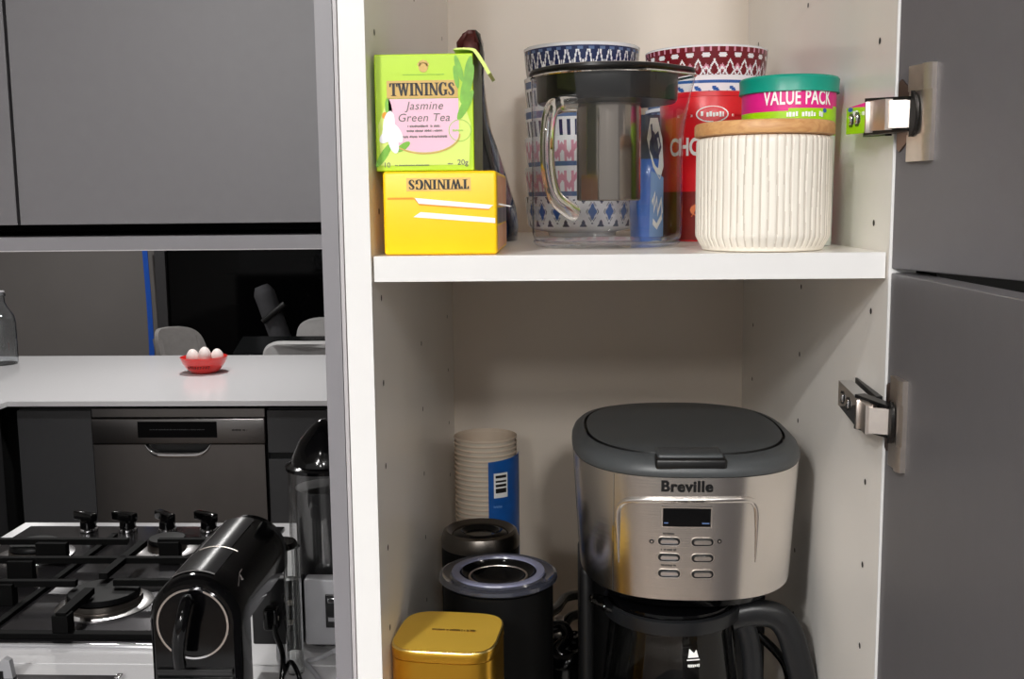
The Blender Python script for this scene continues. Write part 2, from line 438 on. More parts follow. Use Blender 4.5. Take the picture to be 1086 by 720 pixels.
fm = front_map(yb['x0'], yb['x1'], yb['z0'], yb['z1'], yb['y0']-.0003)
asp = (yb['x1']-yb['x0'])/(yb['z1']-yb['z0'])
b.decal([rc(-.29, .265, .275, .42)], fm, M['paleg'])
fm2 = front_map(yb['x0'], yb['x1'], yb['z0'], yb['z1'], yb['y0']-.0005)
wd = [[(-u, -v) for u, v in p] for p in serif('TWININGS', .53, .115)]
for k_ in (-1, 0, 1): b.decal([[(u-.008+.0035*k_, v+.342) for u, v in p] for p in wd], lambda u, v: (fm2(u, v)[0], fm2(u, v)[1]-.00002*(k_+1), fm2(u, v)[2]), M['ink'])
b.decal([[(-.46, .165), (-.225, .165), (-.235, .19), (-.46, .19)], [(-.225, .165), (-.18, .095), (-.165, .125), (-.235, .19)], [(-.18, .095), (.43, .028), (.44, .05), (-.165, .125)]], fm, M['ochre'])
b.decal([[(-.22, .185), (.47, .09), (.43, .045), (-.185, .115)]], fm2, M['white'])
b.decal([[(-.235, -.045), (-.17, .015), (.485, -.065), (.485, -.125)]], fm2, M['white'])
xs = yb['x1']
sm = lambda u, v: (xs+.0003, yb['y0']+u, yb['z0']+v)
b.decal([rc(.003, .034, .135, .056), rc(.003, .003, .135, .020)], sm, M['peach']); b.decal([rc(.004, .0215, .135, .033)], sm, M['brown'])
b.decal([rc(.010, .006, .012, .030), rc(.060, .010, .062, .05)], lambda u, v: (xs+.0005, yb['y0']+u, yb['z0']+v), M['white'])
tb = thing('tea_carton', 'yellow tea carton lying upside down with torn white strips, under the green carton', 'tea box', (.048, .08, ZS))
b.build('carton', tb)
fl = MB(); fl.prism([(0, 0), (.009, -.002), (.0085, -.0026), (0, -.0012)], lambda u, v: (xs+u, .030, ZS+.036+v), lambda u, v: (xs+u, .052, ZS+.036+v), M['white'])
fl.build('torn_flap', tb, 'torn white paper flap')
gb = dict(x0=.0025, x1=.0725, y0=.018, y1=.104, z0=ZS+.0594, z1=atY(450, 57, .018).z)
b = MB(); b.box(gb['x0'], gb['x1'], gb['y0'], gb['y1'], gb['z0'], gb['z1'], M['lime'], .0008, 2)
sx = gb['x1']
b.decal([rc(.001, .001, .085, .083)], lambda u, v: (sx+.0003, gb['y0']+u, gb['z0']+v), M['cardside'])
f1 = front_map(gb['x0'], gb['x1'], gb['z0'], gb['z1'], gb['y0']-.0003); f2 = front_map(gb['x0'], gb['x1'], gb['z0'], gb['z1'], gb['y0']-.0005); f3 = front_map(gb['x0'], gb['x1'], gb['z0'], gb['z1'], gb['y0']-.0007)
f4 = front_map(gb['x0'], gb['x1'], gb['z0'], gb['z1'], gb['y0']-.0009)
b.decal([[(-.45, -.45), (.45, -.45), (.47, -.10), (.40, .1), (-.38, .1), (-.47, -.1)]], f1, M['limepale'])
b.decal([[(-.36, .12), (.35, .12), (.35, -.18)]+[(.35*math.cos(t), -.18-.16*math.sin(t)) for t in [PI*k/16 for k in range(1, 16)]]+[(-.36, -.18)]], f2, M['pink'])
arc = [(.36*math.cos(PI*k/20), -.185-.165*math.sin(PI*k/20)) for k in range(21)]
b.decal(stroke(arc, .012), f3, M['gold'])
b.decal([rc(-.375, .125, .345, .275)], f2, M['gold'])
for k_ in (-1, 0, 1): b.decal([[(u-.015+.0045*k_, v+.20) for u, v in p] for p in serif('TWININGS', .66, .108)], lambda u, v: (f3(u, v)[0], f3(u, v)[1]-.00002*(k_+1), f3(u, v)[2]), M['ink'])
k = .0841/.07
def T2(s, h, x, y, **kw): tv = text2d(s, h, **kw); return [(u*k+x, v+y) for u, v in tv[0]], tv[1]
b.tris(T2('Jasmine', .070, .0, .05, shear=.25, xs=.95, spacing=1.08), f3, M['greyink']); b.tris(T2('Green Tea', .068, -.0, -.04, shear=.2, xs=1.0, spacing=1.05), f3, M['greyink'])
for dy, ww, sd in ((-.115, .34, 3), (-.155, .38, 4), (-.205, .46, 5)):
    b.decal([[(u, v+dy) for u, v in p] for p in scribble(ww, .022, sd)], f3, M['greyink'])
b.decal([[(u, v+.325) for u, v in p] for p in scribble(.42, .008, 8)], f2, M['leaf'])
b.decal([ell(0, .385, .048, .042)]+[ell(.045*math.cos(a), .40+.035*math.sin(a), .016, .016, 10) for a in (0.3, .9, 1.57, 2.2, 2.85)], f2, M['gold'])
b.tris(T2('10', .042, -.385, -.445, bold=.01), f2, M['greyink']); b.tris(T2('20g', .045, .385, -.435, bold=.01), f2, M['greyink'])
b.decal([[(u-.13, v-.45) for u, v in p] for p in scribble(.36, .012, 11)]+[[(u+.26, v-.44) for u, v in p] for p in scribble(.06, .014, 12)], f2, M['greyink'])
lvs = [ell(x, y, l, wv, 16, rot=r) for (x, y, l, wv, r) in ((.36, .37, .12, .03, 1.9), (.44, .24, .18, .05, 1.25), (.455, .37, .11, .035, 1.3), (.42, .06, .15, .04, 1.0), (.33, .30, .10, .025, 1.75))]
b.decal(lvs, f2, M['leaf'], .00002)
b.decal([ell(-.36, .03, .10, .035, 14, rot=1.7), ell(-.42, -.36, .13, .035, 14, rot=.9), ell(-.22, -.29, .08, .03, 14, rot=.5)], f2, M['leaf'], .00002)
b.decal([ell(-.40, -.02, .03, .03, 10)], f3, M['ochre'])
b.decal([ell(x, y, l, wv, 18, rot=r) for (x, y, l, wv, r) in ((-.36, -.10, .12, .06, 1.4), (-.29, -.17, .10, .05, 2.2), (-.39, -.2, .08, .045, .6), (-.32, -.25, .10, .05, 1.9), (-.35, -.17, .08, .07, 0))], f4, M['petal'], .00003)
ring_o = ell(.36, -.155, .115, .096, 28); ring_i = ell(.36, -.155, .108, .090, 28)
b.decal([[ring_o[i], ring_o[(i+1) % 28], ring_i[(i+1) % 28], ring_i[i]] for i in range(28)], f3, M['leafl'])
b.decal([[(u+.36, v-.155) for u, v in p] for p in scribble(.15, .02, 14)], f3, M['leafl'])
gt = thing('tea_carton', 'lime green tea carton with a pink panel and white flower, on the yellow carton', 'tea box', (.037, .06, ZS+.0594))
b.build('carton', gt)
# opened lid flap of the green carton, bent over its far side
fp = [(v.x, v.y) for v in smooth([(sx-.012, .085), (sx, .0846), (sx+.004, .0815), (sx+.0085, .0745), (sx+.0125, .0675)], 4)]
fl = MB(); n_ = len(fp)
fo = [(x, z) for x, z in fp]+[(x-.0022, z-.0012) for x, z in reversed(fp)]
fl.add([(x, gb['y0']+.0012, gb['z0']+z+.0003) for x, z in fo]+[(x, .075, gb['z0']+z+.0013) for x, z in fo],
       [(i, i+1, 2*n_-2-i, 2*n_-1-i) for i in range(n_-1)]+[(i+1, i, 2*n_+i, 2*n_+i+1) for i in range(2*n_-1)], M['limepale'])
fl.build('lid_flap', gt)

# ================================================================== foil coffee bag
M['foil'] = mat('black_foil', (13, 13, 14), .2, 0, coat=1, var=.2, scale=40, bump=1.0, bscale=45)
M['maroon'] = mat('maroon_foil', (88, 30, 26), .38, .2, var=.35, scale=90)
b = MB(); rs = []
Yb = .30
zt = atY(505, 30, Yb).z-ZS
lv = []
for xl, xr, y, hd in ((476, 549, 249, .050), (476, 550, 240, .049), (478, 546, 220, .044), (480, 537, 188, .036), (484, 526, 155, .026), (488, 517, 128, .017), (488, 514, 105, .010), (487, 513.5, 80, .007), (485, 513, 58, .006), (486, 511, 46, .005), (492, 508, 36, .003), (496, 505, 32, .002)):
    pa, pb = atY(xl, y, Yb), atY(xr, y, Yb); lv.append((max(0, pa.z-ZS) if y < 248 else 0, pa.x, pb.x, hd))
for i, (z, xa, xb, hd) in enumerate(lv):
    ring = []
    for kk in range(28):
        t = 2*PI*kk/28; c, s_ = math.cos(t), math.sin(t)
        x = (xa+xb)/2+(xb-xa)/2*math.copysign(abs(c)**.6, c); y = Yb+hd*math.copysign(abs(s_)**.8, s_)
        wv = .0016*math.sin(7*t+z*90)+.0022*math.sin(5*t-z*170) if 0 < i < len(lv)-1 else 0
        ring.append((x+wv*.5, y+wv, ZS+z+0))
    rs.append(ring)
b.rings(rs, lambda k_: M['maroon'] if k_//28 >= 7 and PI*1.0 < 2*PI*(k_ % 28)/28 < PI*1.66 else M['foil'], True, True, True)
tag(b.build('coffee_bag'), 'dark foil coffee bag with crumpled maroon top, behind the tea cartons', 'coffee bag')

# ================================================================== bowls
M['china'] = mat('white_china', (236, 238, 242), .12, coat=.3, var=.01)
M['navy'] = mat('navy_glaze', (34, 46, 88), .15, coat=.3)
M['blue'] = mat('cobalt_glaze', (46, 92, 168), .15, coat=.3)
M['burg'] = mat('burgundy_glaze', (112, 16, 30), .15, coat=.3)
M['rose'] = mat('rose_glaze', (214, 150, 172), .15, coat=.3)
M['slate'] = mat('slate_glaze', (92, 116, 160), .15, coat=.3)
def tri(x): return abs((x % 1.0)*2-1)
def pat_diamond(t, v):      # blue diamonds on white with dark notches, v 0..1 up the wall
    n = 20; u = (t/(2*PI)*n) % 1.0
    d = abs(u-.5)/.36+abs(v-.5)/.42
    if d < .12: return M['china']
    if d < .72: return M['blue']
    if d < 1.0: return M['navy'] if .9 < d else M['china']
    e = min(u, 1-u)/.2+min(abs(v-1), abs(v))/.28
    return M['navy'] if e < 1 else M['china']
def pat_navy(t, v):
    n = 34; u = (t/(2*PI)*n) % 1.0
    if v > .93: return M['china']
    if v > .78: return M['navy'] if int(u*2) or v > .86 else M['slate']
    x = abs(u-.5)*2
    zig = abs(tri(u*1.0)-v*1.1)
    if zig < .14 or (x < .10 and v < .45) or (abs(v-.18) < .05 and x > .5): return M['china']
    return M['navy']
def pat_burg(t, v):
    n = 24; u = (t/(2*PI)*n) % 1.0
    if v > .94: return M['china']
    if v > .84: return M['burg'] if tri(u*2) > .3 else M['rose']
    if v > .58:
        return M['china'] if ((u-.5)/.26)**2+((v-.71)/.085)**2 < 1 else M['burg']
    z = .30+.26*(tri(u)*2-1)
    if abs(v-z) < .055 or abs(v-(.18-.16*(tri(u)*2-1))) < .04: return M['china']
    if abs(u-.5)/.2+abs(v-.34)/.12 < 1: return M['rose']
    return M['burg']
def pat_blue(t, v):
    n = 22; u = (t/(2*PI)*n) % 1.0
    if v > .88 or v < .1: return M['china']
    if v > .76: return M['blue']
    d = ((u-.5)/.34)**2+((v-.42)/.25)**2
    if d < .25: return M['china']
    if d < 1: return M['blue'] if math.sin(9*u+14*v) > -.4 else M['china']
    return M['china'] if v > .28 else M['slate']
def pat_stripe(t, v):
    n = 44; u = (t/(2*PI)*n) % 1.0
    if v > .85: return M['china']
    if v > .62: return M['slate']
    if v > .55: return M['china']
    return M['navy'] if u < .42 else M['china']
def pat_pink(t, v):
    n = 26; u = (t/(2*PI)*n) % 1.0
    if v > .86: return M['china']
    if abs(v-.35-.35*tri(u)) < .12: return M['rose']
    if v < .2: return M['slate']
    return M['china'] if tri(u*2) > .35 else M['rose']
BR = .0615
def bowl(name, label, x, y, z, fn, group, bh=.0415):
    prof = [(.0, .004), (.030, .004), (.033, 0), (.036, 0), (.037, .004), (.050, .0065), (.055, .0085)]
    n0 = len(prof); nw = 22
    for k_ in range(nw+1):
        v = k_/nw; prof.append((.0575+(BR-.0575)*(v**.6), .0105+(bh-.0105)*v))
    prof += [(BR-.0012, bh+.0008), (BR-.003, bh-.0006), (.0565, .017), (.050, .011), (.040, .0075), (0, .0065)]
    b = MB()
    b.lathe(prof, x, y, None, 400, z, fn=lambda t, zz, i: fn(t, (i-n0+.5)/nw) if n0 <= i < n0+nw else M['china'])
    o = b.build(name, loc=(x, y, z)); return tag(o, label, 'bowl', group)
s1 = (.158, .415); s2 = (.2835, .372)
topz = atY(617, 44, s1[1]-BR).z-ZS; st = (topz-.0415)/5
pats = [pat_diamond, pat_pink, pat_pink, pat_stripe, pat_stripe, pat_navy]
labs = ['white bowl with blue diamonds at the bottom of the stack behind the glass jug',
        'pale pink patterned bowl just above the blue diamond bowl, seen through the jug',
        'pink and white zigzag bowl, second above the blue diamond bowl behind the jug',
        'navy striped bowl behind the jug, third above the blue diamond bowl',
        'navy striped bowl right under the topmost navy and white bowl',
        'navy and white leaf patterned bowl topping the stack behind the black jug lid']
for i in range(6): bowl('china_bowl', labs[i], s1[0], s1[1], ZS+st*i, pats[i], 'patterned bowls stacked behind the jug')
st2 = (atY(745, 47.5, s2[1]-BR).z-ZS-.0415)/5
for i, (fn, lb) in enumerate(((pat_diamond, 'lowest bowl of the stack hidden behind the red tin'), (pat_pink, 'second lowest bowl of the stack hidden behind the red tin'), (pat_stripe, 'third bowl from the shelf in the stack behind the red tin'), (pat_navy, 'bowl directly under the blue and white bowl behind the red tin'),
                              (pat_blue, 'blue and white bowl under the burgundy bowl, behind the red tin'), (pat_burg, 'burgundy bowl with white diamonds topping the stack behind the red tin'))):
    bowl('china_bowl', lb, s2[0], s2[1], ZS+st2*i, fn, 'patterned bowls stacked behind the red tin')

# ================================================================== red chocolate tin, blue packet, tub
M['red'] = mat('red_print', (214, 16, 30), .3, coat=.2, var=.02)
M['dred'] = mat('dark_red_print', (120, 22, 16), .35, var=.25, scale=60)
M['orange'] = mat('orange_print', (226, 110, 40), .4)
rx, ry, rr = .2725, .262, .0455
rh = atY(752, 96, ry-rr).z-ZS; rs_ = rh/.138
zpx = lambda y: atY(745, y, ry-rr).z
rt = thing('chocolate_tin', 'red drinking chocolate tin with white lettering, behind the ribbed jar', 'tin', (rx, ry, ZS))
b = MB()
b.lathe([(0, 0), (rr-.001, 0), (rr, .001), (rr, zpx(203)-ZS), (rr, rh-.0045), (rr-.0006, rh-.003), (rr-.002, rh-.003), (rr-.002, rh-.006), (0, rh-.006)], rx, ry, None, 96, ZS, fn=lambda t, z, i: M['dred'] if i == 2 else M['red'])
c1 = cyl(rx, ry, rr); c2 = cyl(rx, ry, rr, .0006); c3 = cyl(rx, ry, rr, .0009)
for s_, x, h in (('C', -.0395, .020), ('H', -.0255, .018), ('O', -.0215, .017), ('C', -.0098, .0215)):
    pass
tv = shift(text2d('CHOC', .0150, .03, .72, 0, .95), -.0235, zpx(155), 0); b.tris(tv, c1, M['white'])
b.decal([ell(-.004, zpx(121), .0145, .0072, 26)], c1, M['white']); b.decal([ell(-.004, zpx(121), .0132, .0060, 26)], c2, M['red'])
b.decal([[(u-.004, v+zpx(121)) for u, v in p] for p in scribble(.020, .0050, 22)], c3, M['white'])
for sx_ in (-.029, .021): 
    b.decal([rc(sx_-.0075, zpx(123.5), sx_+.0075, zpx(121))], c1, M['white']); b.decal([[(u+sx_, v+zpx(122)) for u, v in p] for p in scribble(.013, .002, 33)], c2, M['red'])
b.decal([ell(-.013, ZS+.028, .010, .006, 12), [(-.022, ZS+.022), (-.012, ZS+.036), (.0, ZS+.030), (.006, ZS+.021)]], c1, M['orange'])
b.build('tin_body', rt)
MB().lathe([(rr-.0018, rh-.0055), (rr+.0006, rh-.0045), (rr+.0006, rh-.0008), (rr-.0008, rh), (rr-.003, rh-.0002), (rr-.003, rh-.002), (0, rh-.0022)], rx, ry, M['red'], 96, ZS).build('rim', rt)
M['pblue'] = mat('blue_foil_packet', (24, 104, 206), .3, coat=.3, var=.06, bump=.25, bscale=90)
M['pnavy'] = mat('navy_foil_packet', (36, 54, 88), .3, coat=.3, var=.2)
M['pale'] = mat('pale_blue_print', (112, 156, 214), .4)
px0, px1, py0, py1 = .200, .2265, .215, .295; ph = atY(690, 122, .25).z-ZS
b = MB(); rs = []
for z in np.linspace(0, 1, 15):
    th = 1-.75*max(0, (z-.55)/.45)**1.5; ring = []
    for kk in range(32):
        t = 2*PI*kk/32; c, s_ = math.cos(t), math.sin(t)
        ring.append(((px0+px1)/2+(px1-px0)/2*math.copysign(abs(c)**.5, c)*(1-.12*z)+.0008*math.sin(5*t+9*z), (py0+py1)/2+(py1-py0)/2*th*math.copysign(abs(s_)**.5, s_), ZS+ph*z))
    rs.append(ring)
b.rings(rs, lambda k_: M['pnavy'] if k_//32 >= 9 else M['pblue'], True, True, True)
pf = lambda u, v: (px0+(px1-px0)*u, py0-.0012+.028*max(0, (v-.55)/.45)**1.2, ZS+ph*v)
b.decal([[(.50, .04), (.97, .04), (.97, .50), (.55, .55)]], pf, M['pale'])
pf2 = lambda u, v: (px0+(px1-px0)*u, py0-.0022+.028*max(0, (v-.55)/.45)**1.2, ZS+ph*v)
b.decal(stroke([(.6, .30), (.68, .38), (.66, .24), (.75, .34), (.78, .22), (.9, .33), (.93, .22)], .05)+stroke([(.62, .16), (.75, .12), (.92, .2)], .05), pf2, M['white'])
b.decal([[(.45, .80), (.6, .97), (.85, .97), (.97, .80), (.97, .58), (.85, .48), (.62, .58)]], pf2, M['white'])
pf3 = lambda u, v: (pf2(u, v)[0], pf2(u, v)[1]-.0006, pf2(u, v)[2])
b.decal(stroke([(.62, .92), (.66, .70), (.78, .66), (.90, .74), (.84, .84), (.70, .80)], .05), pf3, M['navy'])
tag(b.build('blue_packet'), 'blue foil packet with white script, between the glass jug and red tin', 'packet')
M['teal'] = mat('teal_plastic', (0, 146, 126), .35, var=.03)
M['magenta'] = mat('magenta_print', (222, 32, 134), .35)
M['tlime'] = mat('lime_print', (160, 214, 0), .35)
M['tubwhite'] = mat('white_tub_plastic', (230, 236, 230), .35)
tx, ty, tr = .3165, .1295, .0368
tubt = thing('food_tub', 'round tub with teal lid and magenta VALUE PACK band, behind the ribbed jar', 'tub', (tx, ty, ZS))
zt_y = lambda y: atY(834, y, ty-tr).z-ZS
zl = zt_y(91)
prof = [(0, 0), (tr*.955, 0), (tr*.965, .001)]
zz = [.012, .05, .07, .098, .1165, zl]
b = MB(); n0 = 3
prof += [(tr*(.965+.035*z/zl), z) for z in np.linspace(.003, zl-.0005, 60)]; prof += [(tr*.97, zl), (0, zl)]
def tubfn(t, z, i):
    a = ((t+PI/2+PI) % (2*PI))-PI
    if z > zt_y(114)-.001+.002*math.sin(a): return M['magenta']
    if z > zt_y(150)-.004+.012*math.sin(a*2.2-.9)+(.03 if a < .2 else -.002): return M['tlime']
    return M['tubwhite'] if a > .2 else M['tlime']
b.lathe(prof, tx, ty, None, 120, ZS, fn=tubfn)
ct = cyl(tx, ty, tr, .0004)
b.tris(shift(text2d('VALUE PACK', .0108, .022, .60, 0, 1.06), .0010, ZS+zt_y(102.8), 0), ct, M['white'])
b.decal([[(u+.006, v+ZS+zt_y(121)) for u, v in p] for p in scribble(.030, .0045, 91)], ct, M['white'])
b.decal([ell(.0225, ZS+zt_y(117), .002, .0018, 12)], ct, M['blue'])
b.build('tub_body', tubt)
b = MB(); lr = tr+.0022; lz = zt_y(78)
b.lathe([(tr*.96, zl-.004), (lr, zl-.0035), (lr, zl-.0025), (lr-.0005, zl), (lr, lz-.002), (lr-.0012, lz-.0004), (lr-.003, lz), (lr-.005, lz-.002), (0, lz-.0025)], tx, ty, M['teal'], 96, ZS)
b.build('lid', tubt, 'teal plastic lid')

# ================================================================== ribbed jar with a wooden lid
M['ceramic'] = mat('cream_ceramic', (240, 234, 222), .35, var=.02, coat=.1)
M['groove'] = mat('grey_groove_glaze', (206, 196, 184), .5)
M['oak'] = wood('wooden_lid', (218, 168, 112), (198, 140, 86), (18, 90, 90))
jx, jy, jr = .2828, .0525, .0488
jar = thing('ribbed_jar', 'cream ribbed ceramic jar with flat wooden lid at the shelf front', 'jar', (jx, jy, ZS))
rnd = random.Random(7); NR = 56; ang = []; a = 0
for i in range(NR): ang.append(a+rnd.uniform(-.16, .16)*2*PI/NR); a += 2*PI/NR
ph_ = [rnd.uniform(0, 6.28) for _ in range(NR)]; am = [rnd.uniform(.0001, .0006) for _ in range(NR)]
def gdist(t, z):
    best = 9
    for i in range(NR):
        g = ang[i]+am[i]/jr*math.sin(z*75+ph_[i])
        d = abs((t-g+PI) % (2*PI)-PI)*jr
        if d < best: best = d
    return best
H = atY(802, 142, jy-jr).z-ZS; LT = atY(802, 125.5, jy-jr-.001).z-ZS
prof = [(0, 0), (.0425, 0), (.0438, .0008), (.0446, .003)]
zl_ = [.0035, .006, .008, .010]; prof += [(.0452+.0034*((z-.0035)/.0065), z) for z in zl_]
prof += [(jr, z) for z in np.linspace(.0125, H-.003, 26)]+[(jr-.0008, H-.0012), (jr-.003, H), (jr-.005, H-.001), (jr-.005, .004), (0, .004)]
seg = 720
b = MB(); rs = []; gd = {}
for i, (r, z) in enumerate(prof):
    ring = []
    for k_ in range(seg):
        t = 2*PI*k_/seg; rr_ = r
        if 4 <= i < len(prof)-4:
            d = gdist(t, z); gd[(i, k_)] = d
            rr_ = r-.0007*max(0, 1-d/.0014)
        ring.append((jx+rr_*math.cos(t), jy+rr_*math.sin(t), ZS+z))
    rs.append(ring)
b.rings(rs, lambda k_: M['groove'] if gd.get((k_//seg, k_ % seg), 9) < .00055 else M['ceramic'])
b.build('jar_body', jar)
b = MB(); b.lathe([(0, H+.0004), (jr-.002, H+.0004), (jr+.001, H+.0012), (jr+.0014, H+.0025), (jr+.0014, LT-.002), (jr+.0004, LT-.0005), (jr-.0012, LT), (0, LT)], jx, jy, M['oak'], 96, ZS)
b.build('lid', jar, 'flat wooden lid')

# ================================================================== glass infuser jug
gx_, gy_, gr = .1715, .128, .0607
jug = thing('infuser_jug', 'clear glass tea jug with black lid and steel infuser, between cartons and ribbed jar', 'jug', (gx_, gy_, ZS))
zj = lambda y, Y=None: atY(640, y, gy_-gr if Y is None else Y).z-ZS
Hj = zj(73)
prof = [(gr*.93, .0045), (gr*.975, .0065), (gr*.995, .010), (gr, .014)]+[(gr, z) for z in np.linspace(.02, Hj, 16)]
inner = []
def spout(t, z, r):
    d = abs((t-(-.18)+PI) % (2*PI)-PI)
    k_ = max(0, (z-Hj*.58)/(Hj*.42))
    return r+.010*(k_**1.6)*math.exp(-(d/.26)**2) if r > gr*.9 else r
b = MB(); b.lathe(prof+inner, gx_, gy_, M['glass'], 120, ZS, rf=spout); b.build('glass_body', jug)
b = MB(); b.lathe([(0, .0006), (gr*.86, .0002), (gr*.95, .0015), (gr*.985, .004), (gr*.985, .0055), (gr*.93, .0058), (gr*.85, .0035), (0, .0035)], gx_, gy_, M['glass'], 96, ZS); b.build('glass_base', jug)
b = MB(); b.lathe([(gr-.0011, Hj-.0005), (gr-.0005, Hj+.0006), (gr+.0006, Hj+.0006), (gr+.0011, Hj-.0005), (gr+.0003, Hj-.0012), (gr-.0011, Hj-.0005)], gx_, gy_, M['rglass'], 96, ZS, rf=spout); b.build('glass_rim', jug)
def ang_pt(a, r, z): return (gx_+r*math.cos(a), gy_+r*math.sin(a), ZS+z)
ha = math.radians(-122)
hp = smooth([ang_pt(ha+.10, gr-.001, zj(108)), ang_pt(ha, gr+.012, zj(104,.02)), ang_pt(ha, gr+.024, zj(113,.01)), ang_pt(ha, gr+.0285, zj(145,.0)), ang_pt(ha, gr+.027, zj(180,.0)), ang_pt(ha, gr+.018, zj(208,.01)), ang_pt(ha+.06, gr+.006, zj(222,.03)), ang_pt(ha+.10, gr-.001, zj(226))], 7)
MB().tube(hp, .0045, M['rglass'], 16, 1.5).build('handle', jug, 'looped clear glass handle')
M['lidblack'] = mat('black_lid_plastic', (11, 11, 12), .3)
b = MB()
lb_ = zj(103, gy_-gr+.005); b.lathe([(0, lb_), (gr-.006, lb_), (gr-.0045, lb_+.002), (gr-.0042, Hj+.0012), (gr+.0006, Hj+.0015), (gr+.0014, Hj+.003), (gr+.0008, zj(64)-.001), (gr-.003, zj(64)), (0, zj(64))], gx_, gy_, M['lidblack'], 96, ZS, rf=lambda t, z, r: r+(.008*math.exp(-(abs((t+.18+PI) % (2*PI)-PI)/.26)**2) if r > gr-.004 else 0))
b.build('lid', jug, 'black plastic lid')
M['mirrorsteel'] = mat('polished_steel', (150, 142, 134), .13, 1, var=.03)
M['mesh'] = mat('fine_steel_mesh', (120, 112, 104), .35, 1, var=.1, scale=900)
ir = .0258; ix, iy = gx_+.0015, gy_
b = MB()
ib = zj(213, iy-ir); it = lb_-.0005; b.lathe([(0, ib), (ir-.001, ib), (ir, ib+.001), (ir, ib+.003), (ir, it), (ir-.001, it), (ir-.001, ib+.004), (0, ib+.004)], ix, iy, M['mirrorsteel'], 80, ZS)
b.build('infuser', jug, 'polished steel infuser basket')

# ================================================================== drip coffee maker
cx_, cy_, ca, cb = .2432, .212, .0990, .127
zt0, zb0 = 1.3705, 1.2655                   # top and bottom of the steel shell
cmk = thing('coffee_maker', 'stainless steel drip coffee maker with dark grey lid on the lower pantry shelf', 'coffee maker', (cx_, cy_, FL))
NN = 2.7
def sc_(z): return 1-.062*(zt0-z)/(zt0-zb0)
b = MB(); rs = []
for z in [zb0-.0008, zb0]+list(np.linspace(zb0+.002, zt0-.0015, 12))+[zt0-.0006, zt0]:
    k_ = sc_(z)*(.992 if z in (zb0-.0008, zt0) else 1); rs.append(supell(cx_, cy_, ca*k_, cb*k_, NN, z, 144))
def shell_m(k_):
    t = 2*PI*(k_ % 144+.5)/144
    return M['steel'] if math.sin(t) < -.12 else M['black']
b.rings(rs, shell_m, True, True, True)
def ysf(x, z):
    k_ = sc_(z); u = min(.999, abs((x-cx_)/(ca*k_))); return cy_-cb*k_*(1-u**NN)**(1/NN)
def cms(e): return lambda u, z: (u, ysf(u, z)-e, z)
def cpx(x, y):
    Y = .095
    for _ in range(4):
        p = atY(x, y, Y); Y = ysf(p.x, p.z)
    return p.x, p.z
# seam line down the front of the shell
sxp, _ = cpx(650, 560)
b.decal([rc(sxp-.0004, z, sxp+.0004, z+.0087) for z in np.linspace(zb0+.001, zt0-.0105, 12)], cms(.0004), M['chrome'])
lg = cpx(729, 516)
for k_ in (-1, 0, 1): b.tris(shift(text2d('Breville', .0088, .028, 1.0, 0, 1.08), lg[0]+.00022*k_, lg[1]), cms(.0004+.00003*(k_+1)), M['black'])
for (x, y, ww, sd) in ((709, 566, .009, 41), (708.5, 583, .013, 42), (709, 599.5, .012, 43)):
    q = cpx(x, y); b.decal([[(u+q[0], v+q[1]) for u, v in p] for p in scribble(ww, .0016, sd)], cms(.0004), M['ink'])
q = cpx(729, 531); b.decal([[(u+q[0], v+q[1]) for u, v in p] for p in scribble(.026, .0016, 44)], cms(.0034), M['ink'])
b.build('steel_shell', cmk, 'brushed stainless steel shell with black lettering')
# raised inverted-U ridge
b = MB()
P = [(656, 596), (655.5, 570), (655, 548), (657, 537), (664, 531.5), (680, 530.5), (705, 530.5), (729, 530.7), (755, 530.5), (780, 530), (795, 530.5), (801, 535), (803, 546), (802.5, 570), (801, 596)]
pth = [Vector(cms(.0002)(*cpx(*p))) for p in smooth([Vector((x, y)) for x, y in P], 5)]
wd = [.0006+.0022*min(1, min(i, len(pth)-1-i)/9) for i in range(len(pth))]
b.tube(pth, wd, M['steel'], 10, .8); b.build('raised_frame', cmk)
b = MB()
x0, z1 = cpx(703, 538.5); x1, z0 = cpx(753.5, 558.5)
b.decal([rc(x0-.0011, z0-.001, x0, z1+.001), rc(x1, z0-.001, x1+.0011, z1+.001), rc(x0, z0-.001, x1, z0), rc(x0, z1, x1, z1+.001)], cms(.0010), M['nickel'])
ns = 8
b.decal([rc(x0+(x1-x0)*i/ns, z0, x0+(x1-x0)*(i+1)/ns, z1) for i in range(ns)], cms(.0006), M['gloss'])
b.decal([rc(x0+.001, z0+.0024, x1-.001, z0+.0034)], cms(.0009), M['slate'])
b.build('display', cmk, 'dark display window')
def button(px, py, m_in, lab):
    q = cpx(px, py); b = MB()
    def pill(hw, hh): return [(q[0]+sgn*(hw-hh)+hh*math.cos(a), q[1]+hh*math.sin(a)) for sgn, a0 in ((1, -PI/2), (-1, PI/2)) for a in [a0+PI*k_/8 for k_ in range(9)]]
    b.prism(pill(.0094, .0037), cms(0), cms(.0006), M['nickel']); b.prism(pill(.0088, .0033), cms(.0005), cms(.0009), M['black'])
    b.prism(pill(.0070, .0017), cms(.0008), cms(.0024), m_in)
    b.build('button', cmk)
for i, py in enumerate((574, 591, 608)):
    button(709.5, py, M['chrome'], ''); button(745, py+.8, M['steel'], '')
for px in (691, 763):
    q = cpx(px, 574); b = MB(); b.prism(ell(*q, .0019, .0019, 12), cms(0), cms(.0005), M['black']); b.prism(ell(*q, .0009, .0009, 10), cms(.0004), cms(.0008), M['nickel']); b.build('indicator', cmk)
